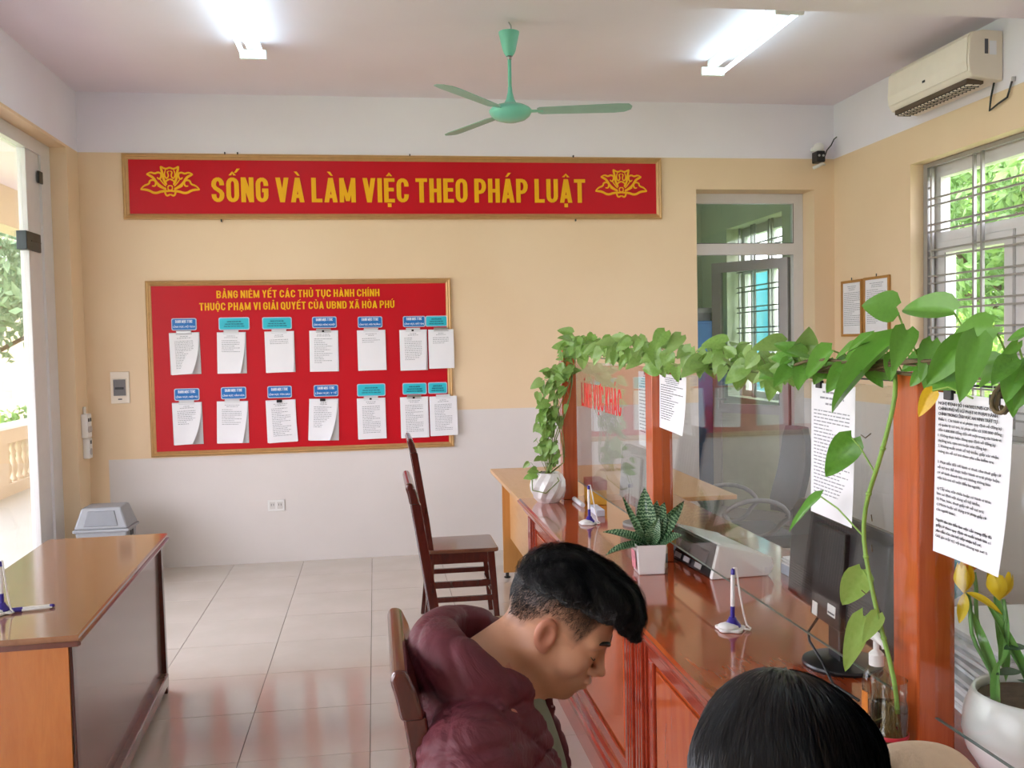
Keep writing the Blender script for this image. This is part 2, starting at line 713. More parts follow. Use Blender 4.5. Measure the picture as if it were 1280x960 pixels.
M_AC = plain('ivory_plastic', '#f2e6d6', .4, vary=.03, scale=5)
M_GRILLE = plain('grille_paint', '#a9a7a4', .35, .4, vary=.05)
M_DWOOD = wood('dark_varnished_wood', '#3a120c', '#541d13', '#2c0e0a', .22, (3, 3, .6), 6)
M_SEAT = wood('dark_seat_wood', '#5c3424', '#74462f', '#4f2a1c', .2, (1, 6, 6), 4)
M_CWOOD = wood('red_brown_worktop_wood', '#9a3a16', '#a84820', '#8f3212', .12, (7, .7, 7), 2.2, .8)
M_CFRONT = wood('red_brown_panel_wood', '#a8431a', '#bc5622', '#9a3812', .2, (7, 7, .8), 2.2, .6)
M_CEDGE = wood('red_moulding_wood', '#8a2a18', '#a13c22', '#7c2112', .18, (7, .7, 7), 3, .7)
M_POST = wood('orange_red_post_wood', '#b24d22', '#c4602f', '#8c2d12', .22, (14, 14, .9), 2.0, .6)
M_TTOP = wood('brown_table_wood', '#8a5a3a', '#9b6a46', '#7c4c30', .16, (6, .8, 6), 2.5, .6)
M_TSIDE = wood('grey_brown_panel_wood', '#6c5148', '#7b6055', '#5e453d', .25, (5, 5, .6), 2.5, .5)
M_TEND = wood('orange_veneer', '#b3652a', '#c27634', '#a25822', .25, (6, 6, .9), 2.5, .5)
M_TEDGE = wood('dark_table_edge', '#5a2a1c', '#6c3524', '#43190f', .2, (6, .8, 6), 3, .5)
M_YWOOD = wood('pale_beech_veneer', '#d9a468', '#e2b27a', '#d09a5d', .35, (5, 1, 5), 2.5, .2)
M_YWOOD2 = wood('beech_side_veneer', '#c98c4a', '#d39955', '#c08343', .4, (5, 5, .8), 2.5, .2)
M_GREYP = plain('grey_plastic_bin', '#9b9da1', .45, vary=.03, bump=.05)
M_POT = plain('white_ceramic', '#e6e3e1', .3, vary=.02, coat=.3)
M_SOIL = plain('potting_soil', '#5b4434', .95, vary=.35, scale=60, bump=.8)
M_PURP = plain('purple_plastic', '#37278f', .3, vary=.03)


def leaf_mat(name, c1, c2, c3, rough=.35, scale=9):
    k = MT(name)
    info = k.n('ShaderNodeObjectInfo')
    c = k.ramp(k.noise(scale, 3), [(.3, c1), (.7, c2)])
    c = k.mix(info.outputs['Random'], c, c3)
    c2_ = k.mix(.5, k.ramp(k.noise(scale, 3), [(.3, c1), (.7, c2)]), c)
    k.l(c2_, k.b.inputs['Base Color'])
    k.b.inputs['Roughness'].default_value = rough
    tr = k.n('ShaderNodeBsdfTranslucent')
    k.l(c2_, tr.inputs[0])
    mx = k.n('ShaderNodeMixShader')
    mx.inputs[0].default_value = .25
    k.l(k.b.outputs[0], mx.inputs[1])
    k.l(tr.outputs[0], mx.inputs[2])
    k.l(mx.outputs[0], k.out.inputs[0])
    return k.m


M_LEAF = leaf_mat('pothos_leaf', '#76a044', '#8ab356', '#a6c379')
M_LEAFN = leaf_mat('pothos_leaf_near', '#58922f', '#67a33a', '#7cb04e')
M_LEAFL = leaf_mat('pale_green_leaf', '#9cc25c', '#aacb6c', '#98bb5a')
M_LEAFY = leaf_mat('yellow_leaf', '#e8b71e', '#f2c92e', '#e0a818')
M_STEM = plain('vine_stem', '#7d8f4c', .6, vary=.15, scale=40)
M_STEMB = plain('brown_vine_stem', '#6a5a3c', .7, vary=.2, scale=40)
M_STEMG = plain('green_vine_stem', '#86ad4a', .5, vary=.1, scale=40)
M_TREE = leaf_mat('tree_leaf', '#5f8a4a', '#7ea55c', '#93b36a', .45, 3)
M_TREEL = leaf_mat('sunlit_tree_leaf', '#9fc45a', '#bcd874', '#8ab854', .45, 3)
M_TREED = leaf_mat('dull_tree_leaf', '#6f8a68', '#8aa07c', '#7c9670', .5, 3)
M_BARK = plain('bark', '#6b5a48', .9, vary=.2, bump=.5)

exec_order = []

# ------------------------------------------------------------------ room shell
XL, XR, YB, YF, ZC = -2.06, 3.69, 7.12, -2.6, 3.453
# floor: bed of grout, each visible tile its own piece
fl = struct(bx('floor', M_GROUT, None, XL - .30, XR + .28, YF - .2, YB + .30, -.12, -.006))
tile_me = MB().box(-.2515, .2515, -.246, .246, -.008, 0).build('tile', M_TILE, fl)
first = tile_me
ntile = 0
rest = MB()
for i in range(-5, 9):
    for j in range(-20, 2):
        x0, x1 = -.058 + .506 * i, -.058 + .506 * (i + 1)
        y0, y1 = 6.65 + .4955 * j, 6.65 + .4955 * (j + 1)
        X0, X1, Y0, Y1 = max(x0, XL), min(x1, XR), max(y0, YF), min(y1, YB)
        if X1 - X0 < .02 or Y1 - Y0 < .02:
            continue
        if y1 < 1.2 or x0 > 2.9:
            rest.box(X0 + .0015, X1 - .0015, Y0 + .0015, Y1 - .0015, -.008, 0)
            continue
        o = first if ntile == 0 else first.copy()
        if ntile:
            COL.objects.link(o)
        o.location = ((X0 + X1) / 2, (Y0 + Y1) / 2, R_.uniform(-.0004, .0002))
        o.scale = ((X1 - X0 - .003) / .503, (Y1 - Y0 - .003) / .492, 1)
        ntile += 1
rest.build('tile_rest', M_TILE, fl)['kind'] = 'stuff'

struct(bx('ceiling', M_CEIL, None, XL - .3, XR + .28, YF - .2, YB + .3, ZC, ZC + .12))
struct(bx('ceiling_beam', M_CEIL, None, XL, XR, 4.42, 4.68, 3.30, ZC))
# back wall around the doorway
wb = MB()
wb.box(XL - .30, 2.535, YB, 7.42, -.1, ZC)
wb.box(3.52, XR + .28, YB, 7.42, -.1, ZC)
wb.box(2.535, 3.52, YB, 7.42, 2.78, ZC)
struct(wb.build('wall_back', M_WALL))
wl = MB()
wl.box(XL - .30, XL, 6.865, YB, -.1, ZC)
wl.box(XL - .30, XL, YF, 6.865, 3.007, ZC)
wl.box(XL - .30, XL, 2.5, 2.9, -.1, 3.007)
wl.box(XL - .30, XL, YF, -1.2, -.1, 3.007)
struct(wl.build('wall_left', M_WALL))
WY0, WY1, WZ0, WZ1 = 2.9, 6.04, .95, 2.775
wr = MB()
wr.box(XR, XR + .28, WY1, YB, -.1, ZC)
wr.box(XR, XR + .28, YF, WY0, -.1, ZC)
wr.box(XR, XR + .28, WY0, WY1, WZ1, ZC)
wr.box(XR, XR + .28, WY0, WY1, -.1, WZ0)
struct(wr.build('wall_right', M_WALL))
struct(bx('wall_rear', M_WALL, None, XL - .3, XR + .28, YF - .2, YF, -.1, ZC))

# glazed front on the left: white frame, glass, patch fitting
def glazed(name, y0, y1, doors):
    g = struct(bx(name, M_UPVC, None, -2.25, -2.17, y1 - .18, y1, 0, 3.005))
    bx('frame_jamb', M_UPVC, g, -2.25, -2.17, y0, y0 + .18, 0, 3.005)
    bx('frame_header', M_UPVC, g, -2.25, -2.17, y0 + .18, y1 - .18, 2.915, 3.005)
    bx('frame_sill', M_UPVC, g, -2.25, -2.17, y0 + .18, y1 - .18, .001, .03)
    bx('frame_stile', M_UPVC, g, -2.235, -2.18, y1 - .43, y1 - .195, .03, 2.915, .004)
    bx('glass_pane', M_GLASSW, g, -2.216, -2.206, y0 + .19, y1 - .43, .035, 2.30)
    bx('glass_pane', M_GLASSW, g, -2.216, -2.206, y0 + .19, y1 - .43, 2.308, 2.912)
    pf = bx('patch_fitting', M_DSTEEL, g, -2.232, -2.168, y1 - .50, y1 - .24, 2.26, 2.38, .004)
    bx('fitting_groove', M_BLACK, pf, -2.167, -2.164, y1 - .42, y1 - .25, 2.318, 2.326)
    bx('hinge', M_DSTEEL, g, -2.17, -2.155, y1 - .26, y1 - .19, 2.72, 2.80, .003)
    return g


glazed('window_1', 2.9, 6.865, True)
glazed('window_2', -1.2, 2.5, True)

# ---- right window with steel grille
def window_right():
    X0, X1 = 3.86, 3.93
    w = struct(bx('window_3', M_UPVC, None, X0, X1, WY0, WY1, WZ1 - .10, WZ1))
    bx('frame_bottom', M_UPVC, w, X0, X1, WY0, WY1, WZ0, WZ0 + .06)
    bx('frame_side', M_UPVC, w, X0, X1, WY1 - .09, WY1, WZ0 + .06, WZ1 - .10)
    bx('frame_side', M_UPVC, w, X0, X1, WY0, WY0 + .06, WZ0 + .06, WZ1 - .10)
    bx('transom_bar', M_UPVC, w, X0, X1, WY0 + .06, WY1 - .09, 2.235, 2.30)
    ms = (WY1 - .88, WY1 - 1.66, WY1 - 2.42)
    for y in ms:
        bx('mullion', M_UPVC, w, X0, X1, y - .03, y + .03, WZ0 + .06, 2.235)
    bx('mullion', M_UPVC, w, X0, X1, WY1 - 1.66 - .03, WY1 - 1.66 + .03, 2.30, WZ1 - .10)
    bx('pane', M_GLASSW, w, 3.893, 3.897, WY1 - 1.63, WY1 - .09, 2.30, WZ1 - .10)
    bx('pane', M_GLASSW, w, 3.893, 3.897, WY0 + .06, WY1 - 1.69, 2.30, WZ1 - .10)
    ys = [WY1 - .09] + [v for y in ms for v in (y + .03, y - .03)] + [WY0 + .06]
    for q in range(4):
        b, a = ys[2 * q], ys[2 * q + 1]
        b -= .004
        a += .004
        s = MB()
        t = .075
        s.box(X0 - .02, X1 - .01, b - t, b, WZ0 + .065, 2.23)
        s.box(X0 - .02, X1 - .01, a, a + t, WZ0 + .065, 2.23)
        s.box(X0 - .02, X1 - .01, a + t, b - t, 2.23 - t, 2.23)
        s.box(X0 - .02, X1 - .01, a + t, b - t, WZ0 + .065, WZ0 + .065 + t)
        sash = s.build('sash', M_UPVC, w)
        bx('pane', M_GLASSW, sash, 3.885, 3.889, a + t, b - t, WZ0 + .14, 2.155)
        bx('gasket', M_BLACK, sash, X0 - .0215, X0 - .02, b - t - .006, b - t, WZ0 + .14, 2.155)
    g = thing('window_grille', 'grey steel grille of paired bars across the right-hand window', 'grille', (0, 0, 0))
    fr = MB()
    fr.box(3.785, 3.815, WY1 - .05, WY1 - .005, WZ0 + .002, WZ1 - .002)
    fr.box(3.785, 3.815, WY0 + .005, WY0 + .05, WZ0 + .002, WZ1 - .002)
    fr.box(3.785, 3.815, WY0 + .05, WY1 - .05, WZ1 - .03, WZ1 - .002)
    fr.box(3.785, 3.815, WY0 + .05, WY1 - .05, WZ0 + .002, WZ0 + .03)
    fr.build('grille_frame', M_GRILLE, g)
    vy = [5.955, 5.50, 5.42, 4.97, 4.89, 4.44, 4.36, 3.91, 3.83, 3.38, 3.30]
    v = bx('upright_bar', M_GRILLE, g, 3.79, 3.81, -.009, .009, WZ0 + .03, WZ1 - .03)
    v.location.y = vy[0]
    for y in vy[1:]:
        c = v.copy()
        COL.objects.link(c)
        c.location.y = y
    hz = []
    z = 2.529
    while z > WZ0 + .1:
        hz += [z, z - .048]
        z -= .176
    h = bx('cross_bar', M_GRILLE, g, 3.793, 3.807, WY0 + .05, WY1 - .05, -.006, .006)
    h.location.z = hz[0]
    for z in hz[1:]:
        c = h.copy()
        COL.objects.link(c)
        c.location.z = z
    bx('cross_bar', M_GRILLE, g, 3.793, 3.807, WY1 - .085, WY1 - .05, 2.60, 2.612)


window_right()

# ---- doorway in the back wall: fixed frame with transom light, open glazed leaf
def back_door():
    d = MB()
    Y0, Y1 = 7.32, 7.38
    d.box(3.435, 3.518, Y0, Y1, 0, 2.778)
    d.box(2.537, 2.605, Y0, Y1, 0, 2.778)
    d.box(2.605, 3.435, Y0, Y1, 2.70, 2.778)
    d.box(2.605, 3.435, Y0, Y1, 2.285, 2.375)
    fr = struct(d.build('door_1', M_UPVC))
    bx('transom_pane', M_GLASST, fr, 2.605, 3.435, 7.348, 7.354, 2.375, 2.70)
    bx('gasket', M_BLACK, fr, 2.605, 3.435, 7.318, 7.3195, 2.375, 2.379)
    bx('gasket', M_BLACK, fr, 3.431, 3.435, 7.318, 7.3195, 2.375, 2.70)
    # leaf hinged at the right jamb and swung into the next room
    ang = math.atan2(.58, -.42)
    M = T(3.43, 7.40, 0, rz=ang)
    W = .74
    s = MB()
    s.box(0, .085, -.025, .025, .02, 2.27, M)
    s.box(W - .085, W, -.025, .025, .02, 2.27, M)
    s.box(.085, W - .085, -.025, .025, 2.185, 2.27, M)
    s.box(.085, W - .085, -.025, .025, .02, .12, M)
    s.box(.085, W - .085, -.025, .025, .95, 1.03, M)
    leaf = s.build('door_leaf', M_GREYFR, fr)
    MB().box(.085, W - .085, -.003, .003, 1.03, 2.185, M).build('pane', M_GLASST, leaf)
    MB().box(.085, W - .085, -.008, .008, .12, .95, M).build('lower_panel', plain('pale_green_panel', '#c6c9b4', .5), leaf)
    MB().box(.08, .086, .0252, .027, 1.03, 2.185, M).build('gasket', M_BLACK, leaf)
    h = MB()
    h.box(W - .06, W - .03, .025, .035, .98, 1.16, M)
    h.box(W - .16, W - .035, .04, .055, 1.06, 1.08, M)
    h.build('handle', M_STEEL, leaf)


back_door()

# ---- the next room seen through the doorway
M_GREEN = plain('pale_green_wall_paint', '#dfe2c6', .7, vary=.03, scale=1.4, bump=.06)
nr = MB()
nr.box(1.2, 3.97, 10.2, 10.4, -.1, ZC)
nr.box(1.0, 1.2, 7.42, 10.4, -.1, ZC)
nr.box(3.69, 3.97, 7.42, 8.10, -.1, ZC)
nr.box(3.69, 3.97, 9.45, 10.2, -.1, ZC)
nr.box(3.69, 3.97, 8.10, 9.45, 2.75, ZC)
nr.box(3.69, 3.97, 8.10, 9.45, -.1, 1.0)
struct(nr.build('wall_green_room', M_GREEN))
struct(bx('ceiling_green_room', M_CEIL, None, 1.0, 3.97, 7.42, 10.4, ZC, ZC + .1))
struct(bx('floor_green_room', M_TILE, None, 1.0, 3.97, 7.42, 10.4, -.12, 0))


def window_green():
    w = struct(bx('window_4', M_UPVC, None, 3.86, 3.93, 8.10, 9.45, 2.66, 2.75))
    for a, b, c, d in ((8.10, 9.45, 1.0, 1.06), (8.10, 8.17, 1.06, 2.66), (9.38, 9.45, 1.06, 2.66), (8.17, 9.38, 2.27, 2.34), (8.74, 8.81, 1.06, 2.66)):
        bx('frame_bar', M_UPVC, w, 3.86, 3.93, a, b, c, d)
    bx('pane', M_GLASSW, w, 3.89, 3.895, 8.17, 9.38, 1.06, 2.66)
    g = thing('window_grille', 'grille on the window seen through the open back door', 'grille')
    for y in (8.18, 8.55, 8.62, 8.98, 9.05, 9.37):
        bx('upright_bar', M_GRILLE, g, 3.79, 3.81, y - .009, y + .009, 1.002, 2.748)
    z = 2.55
    while z > 1.1:
        for q in (0, .05):
            bx('cross_bar', M_GRILLE, g, 3.793, 3.807, 8.11, 9.44, z - q - .006, z - q + .006)
        z -= .21
    s = bx('window_shutter', plain('cyan_sheet', '#2fb4dc', .5), None, 4.20, 4.22, 9.5, 10.1, -.15, 2.35)
    tag(s, 'cyan-blue panel outside the grille of the back room window', 'shutter')


window_green()
cb = thing('blue_cabinet', 'blue filing cabinet with grey box on top in the room behind', 'cabinet', (3.24, 9.86, 0))
M_CABB = plain('blue_cabinet_paint', '#3f74a8', .4)
bx('body', M_CABB, cb, -.42, .42, -.22, .22, .03, 1.80, .004)
bx('door', M_CABB, cb, -.41, -.003, -.232, -.221, .06, 1.77, .003)
bx('door', M_CABB, cb, .003, .41, -.232, -.221, .06, 1.77, .003)
bx('plinth', M_BLACK, cb, -.40, .40, -.2, .2, 0, .03)
bb = thing('storage_box', 'grey cardboard box lying on top of the blue cabinet', 'box', (3.26, 9.86, 1.80))
bx('body', plain('grey_card', '#8f8c88', .8), bb, -.34, .34, -.16, .16, 0, .10)
bx('lid', plain('grey_card_lid', '#a09d98', .8), bb, -.35, .35, -.17, .17, .085, .14)

# ------------------------------------------------------------------ outside, left: covered porch, balustrade, planting
M_PFLOOR = plain('porch_floor', '#c9c8c4', .35, vary=.06, scale=2)
struct(bx('terrace_floor', M_PFLOOR, None, -4.45, XL - .30, -3, 24, -.2, -.02))
struct(bx('terrace_roof', M_CEIL, None, -4.3, XL - .30, -3, 24, 3.46, 3.58))
M_OUTW = plain('peach_wall_paint', '#d9c5ab', .8, vary=.04, scale=1.2, bump=.1)
struct(bx('terrace_beam', M_OUTW, None, -4.3, -4.0, -3, 24, 3.02, 3.46))
struct(bx('ground', plain('garden_ground', '#8d9a68', .9, vary=.25, scale=.8), None, -40, -4.45, -20, 45, -.5, -.15))
struct(bx('ground_right', plain('garden_ground_right', '#8d9a68', .9, vary=.25, scale=.8), None, 3.97, 40, -20, 45, -.5, -.15))
struct(bx('garden_wall', M_OUTW, None, -16, -4.8, 24, 24.3, -.15, 2.6))
struct(bx('house_wall', M_OUTW, None, -2.36, -2.32, 7.42, 16, -.1, 3.4))


def balustrade():
    t = thing('balustrade', 'peach concrete balustrade with turned balusters along the porch', 'balustrade', (-4.22, 0, -.02))
    mb = MB()
    mb.box(-.08, .08, -3, 24, .0, .13)
    mb.build('base_rail', M_OUTW, t)
    bx('top_rail', M_OUTW, t, -.11, .09, -3, 24, .60, .76)
    bx('coping', M_WHITE, t, -.13, .11, -3, 24, .76, .80, .004)
    prof = [(.045, 0), (.045, .03), (.028, .05), (.05, .13), (.055, .18), (.03, .26), (.03, .30), (.045, .34), (.03, .38), (.04, .42), (.045, .44), (.045, .47)]
    b = MB().lathe(prof, 10, T(0, 0, .13)).build('baluster', M_OUTW, t, smooth=True)
    y = 11.45
    b.location.y = y
    for k in range(1, 14):
        c = b.copy()
        COL.objects.link(c)
        c.location.y = y + k * .185
    for a, bb_ in ((-3, 11.3), (14.0, 24)):
        bx('pier', M_OUTW, t, -.075, .075, a, bb_, .13, .60)


balustrade()

LEAFQ = [((0, 0, 0), (.35, .18, .03), (1, 0, -.05), (.35, -.18, .03))]


def leaf_cloud(name, m, parent, n, center, rad, size, rng, shell=.5, aspect=.4):
    u = rng.normal(size=(n, 3))
    u /= np.linalg.norm(u, axis=1)[:, None]
    r = rng.uniform(shell, 1.05, n) ** .7
    # lumpy crown
    lump = 1 + .18 * np.sin(u[:, 0] * 7 + center[0]) * np.cos(u[:, 1] * 6) + .12 * np.sin(u[:, 2] * 11)
    P = np.array(center) + u * (r * lump)[:, None] * np.array(rad)
    d = rng.normal(size=(n, 3)) + np.array([0, 0, -.5])
    d /= np.linalg.norm(d, axis=1)[:, None]
    w = np.cross(d, rng.normal(size=(n, 3)))
    w /= np.linalg.norm(w, axis=1)[:, None]
    nn = np.cross(d, w)
    s = rng.uniform(.6, 1.2, n)[:, None] * size
    V = np.stack([P, P + d * s * .45 + w * s * aspect * .5 + nn * s * .05, P + d * s, P + d * s * .45 - w * s * aspect * .5 + nn * s * .05], 1).reshape(-1, 3)
    F = np.arange(4 * n).reshape(-1, 4)
    me = bpy.data.meshes.new(name)
    me.from_pydata(V.tolist(), [], F.tolist())
    me.materials.append(m)
    o = bpy.data.objects.new(name, me)
    COL.objects.link(o)
    o.parent = parent
    o['kind'] = 'stuff'
    return o


def tree(label, x, y, h, crown, n, m, size, cat='tree', name='garden_tree', group=None, trunk=.12):
    t = thing(name, label, cat, (x, y, -.15), group=group)
    mb = MB()
    pts = [(0, 0, 0), (.08, .05, h * .4), (-.05, .1, h * .75), (0, 0, h)]
    mb.tube(pts, [trunk, trunk * .8, trunk * .55, trunk * .25], 8)
    for k in range(6):
        a = k * 1.05 + x
        mb.tube([(0, .05, h * (.5 + .06 * k)), (crown[0][0] * .5 * math.cos(a), crown[0][1] * .5 * math.sin(a), h * (.62 + .06 * k)),
                 (crown[0][0] * .85 * math.cos(a), crown[0][1] * .85 * math.sin(a), h * (.8 + .04 * k))], [trunk * .4, trunk * .25, trunk * .1], 5)
    mb.build('trunk', M_BARK, t, smooth=True)
    leaf_cloud('foliage', m, t, n, (0, 0, crown[1]), crown[0], size, NR)
    return t


tree('dull green broadleaf tree hanging over the porch outside the glass', -5.9, 14.8, 3.2, ((1.35, 2.2, 1.25), 3.15), 5200, M_TREED, .22)
tree('tree farther up the garden behind the porch tree', -8.4, 20.5, 4.2, ((2.2, 2.2, 1.6), 4.2), 4200, M_TREED, .26)


def shrub(label, x, y, z, rad, n, m, size, aspect=.4, cat='shrub'):
    t = thing('planter_shrub', label, cat, (x, y, z))
    mb = MB()
    for k in range(5):
        a = k * 1.3
        mb.tube([(0, 0, 0), (rad[0] * .4 * math.cos(a), rad[1] * .4 * math.sin(a), rad[2] * .9)], [.02, .008], 5)
    mb.build('stem', M_BARK, t)
    leaf_cloud('foliage', m, t, n, (0, 0, rad[2]), rad, size, NR, .2, aspect)
    return t


shrub('rounded grey-green bush behind the white coping outside', -5.2, 17.6, .10, (.6, .7, .55), 1500, M_TREED, .09)
shrub('yellow-green low plant in the porch planting bed', -4.78, 12.0, .15, (.26, .60, .36), 700, M_TREEL, .2, .22)
shrub('darker low plant beside the balustrade outside', -4.78, 13.25, .05, (.26, .5, .42), 700, M_TREE, .12)
for i, (x, y, z0) in enumerate(((-6.0, 13.0, .5),)):
    t = thing('garden_palm', 'thin palm fronds rising beside the porch tree', 'palm', (x, y, -.15))
    mb = MB()
    mb.tube([(0, 0, 0), (0, 0, .9)], [.05, .035], 7)
    mb.build('stem', M_BARK, t)
    fr = MB()
    for q in range(9):
        a = q * .7 + .3
        L = .75
        pts = [Vector((math.cos(a) * L * s * .7, math.sin(a) * L * s * .7, .9 + 1.0 * s - .7 * s * s)) for s in np.linspace(0, 1, 7)]
        for p0, p1 in zip(pts, pts[1:]):
            for sd in (-1, 1):
                for u in (0, .5):
                    p = p0.lerp(p1, u)
                    dr = (p1 - p0).normalized()
                    side = Vector((-math.sin(a), math.cos(a), 0)) * sd
                    e = p + side * .16 + dr * .1 - Vector((0, 0, .04))
                    fr.add([p, p + dr * .02, e], [(0, 1, 2)])
        fr.tube(pts, .006, 4)
    fr.build('fronds', M_TREEL, t)['kind'] = 'stuff'

# outside, right: dense foliage close to the barred window
tree('leafy tree right outside the barred window', 7.3, 9.7, 3.4, ((1.3, 1.9, 1.5), 3.3), 8000, M_TREE, .2)
tree('sunlit yellow-green tree beyond the window', 11.6, 15.2, 4.0, ((2.3, 3.2, 2.3), 3.0), 9000, M_TREEL, .28)
tree('green tree at the far end of the barred window outside', 9.4, 5.0, 3.6, ((1.6, 2.4, 1.8), 3.2), 4500, M_TREE, .26)
shrub('bright bush below the barred window outside', 8.9, 12.6, -.15, (1.3, 1.4, 1.05), 3600, M_TREEL, .16)

# ------------------------------------------------------------------ lamps
def tube_light(label, x, y0, y1):
    t = thing('fluorescent_lamp', label, 'lamp', (x, 0, ZC), group=None)
    bx('body', M_WHITE, t, -.035, .035, y0 + .01, y1 - .01, -.045, -.001, .004)
    em = plain('lit_tube', '#ffffff', .4, vary=0, emit=('#cff4ff', TUBE_POWER))
    for s in (-1, 1):
        MB().tube([(s * .055, y0 + .03, -.085), (s * .055, y1 - .03, -.085)], .0135, 10).build('tube', em, t, smooth=True)
    for y in (y0, y1 - .03):
        e = MB()
        e.box(-.08, .08, y, y + .03, -.103, -.045)
        e.box(-.03, .03, y - .005, y + .035, -.045, 0)
        e.build('tube_holder', M_WHITE, t, bevel=.006)
    return t


tube_light('lit twin-tube lamp on the ceiling, the one to the left of the fan', -.68, 4.735, 5.93)
tube_light('lit twin-tube lamp on the ceiling between the fan and air conditioner', 2.275, 4.86, 6.06)
tube_light('added unseen twin-tube lamp above the view on the left', -.68, 1.2, 2.4)  # this and the next three are out of view, added to raise the room light
tube_light('added unseen twin-tube lamp above the view on the right', 2.275, 1.2, 2.4)
tube_light('added unseen twin-tube lamp at the rear of the room on the left', -.68, -1.8, -.6)
tube_light('added unseen twin-tube lamp at the rear of the room on the right', 2.275, -1.8, -.6)
tube_light('added unseen twin-tube lamp brightening the green back room', 2.1, 8.2, 9.4)  # out of view, added because the back room rendered too dark


def ceiling_fan():
    x, y = .815, 5.417
    t = thing('ceiling_fan', 'mint green three-bladed ceiling fan hanging from a hook', 'fan', (x, y, 0), 0)
    hk = MB()
    hk.tube([(0, 0, 3.45), (.012, 0, 3.43), (.014, 0, 3.41), (0, 0, 3.398), (-.012, 0, 3.408)], .004, 6)
    hk.tube([(0, 0, 3.41), (.008, .0, 3.395), (.0, 0, 3.36)], .004, 6)
    hk.build('hook', M_STEEL, t, smooth=True)
    MB().lathe([(.018, 3.255), (.030, 3.27), (.038, 3.29), (.060, 3.385), (.060, 3.392), (.054, 3.392), (.03, 3.30), (.012, 3.28)], 28, cap=False).build('canopy_cup', M_FAN, t, smooth=True, shade_angle=40)
    MB().lathe([(.0105, 2.99), (.0105, 3.37)], 14).build('down_rod', M_FAN, t, smooth=True)
    MB().lathe([(.0135, 3.235), (.0135, 3.262)], 12).build('rod_nut', M_STEEL, t, smooth=True)
    MB().lathe([(.0, 2.882), (.05, 2.884), (.09, 2.897), (.112, 2.915), (.124, 2.937), (.124, 2.945), (.112, 2.958), (.085, 2.972), (.05, 2.98), (.035, 2.99), (.024, 3.01), (.014, 3.05), (.0115, 3.08)], 40, cap=False).build('motor_housing', M_FAN, t, smooth=True)
    for k, a in enumerate((-12, 230.5, 116.5)):
        a = math.radians(a)
        M = Matrix.Rotation(a, 4, 'Z') @ Matrix.Translation((0, 0, 2.938)) @ Matrix.Rotation(math.radians(-9), 4, 'X')
        arm = MB()
        arm.box(.11, .19, -.014, .014, -.003, .003, M)
        pts = [(.155, -.035), (.17, -.05), (.62, -.062), (.68, -.055), (.70, -.02), (.695, .02), (.66, .05), (.60, .06), (.18, .045), (.16, .03)]
        bl = MB().prism(pts, -.002, .002, 'z', M).build('blade', M_FANB, t)
        arm.build('blade_arm', M_FAN, bl)
    return t


ceiling_fan()

# ------------------------------------------------------------------ boards on the back wall
def frame_bars(parent, x0, x1, z0, z1, w, y, m):
    """mitred moulding of four bars around a board on the back wall"""
    prof = [(0, 0), (0, -.022), (.25, -.030), (.5, -.022), (.62, -.028), (.85, -.020), (1, -.012), (1, 0)]
    c = [(x0, z0), (x1, z0), (x1, z1), (x0, z1)]
    ins = [(1, 1), (-1, 1), (-1, -1), (1, -1)]
    for k in range(4):
        a, b = c[k], c[(k + 1) % 4]
        ia, ib = ins[k], ins[(k + 1) % 4]
        vs = []
        for (p, i_) in ((a, ia), (b, ib)):
            for u, d in prof:
                vs.append((p[0] + i_[0] * u * w, y + d, p[1] + i_[1] * u * w))
        n = len(prof)
        fs = [(i, (i + 1) % n, n + (i + 1) % n, n + i) for i in range(n)] + [tuple(range(n)), tuple(range(n, 2 * n))[::-1]]
        MB().add(vs, fs).build('frame_bar', m, parent)


def ribbon(mb, pts, w, M, d):
    pts = [Vector((p[0], p[1], 0)) for p in pts]
    # smooth by Chaikin
    for _ in range(2):
        q = [pts[0]]
        for a, b in zip(pts, pts[1:]):
            q += [a.lerp(b, .25), a.lerp(b, .75)]
        q.append(pts[-1])
        pts = q
    vs = []
    n = len(pts)
    for i, p in enumerate(pts):
        t = (pts[min(i + 1, n - 1)] - pts[max(i - 1, 0)]).normalized()
        s = Vector((-t.y, t.x, 0)) * w * .5 * (.35 + .65 * min(1, 4 * min(i, n - 1 - i) / n + .2))
        vs += [(p + s).to_3d() + Vector((0, 0, d)), (p - s) + Vector((0, 0, d))]
    fs = [(2 * i, 2 * i + 1, 2 * i + 3, 2 * i + 2) for i in range(n - 1)]
    mb.add(vs, fs, M)


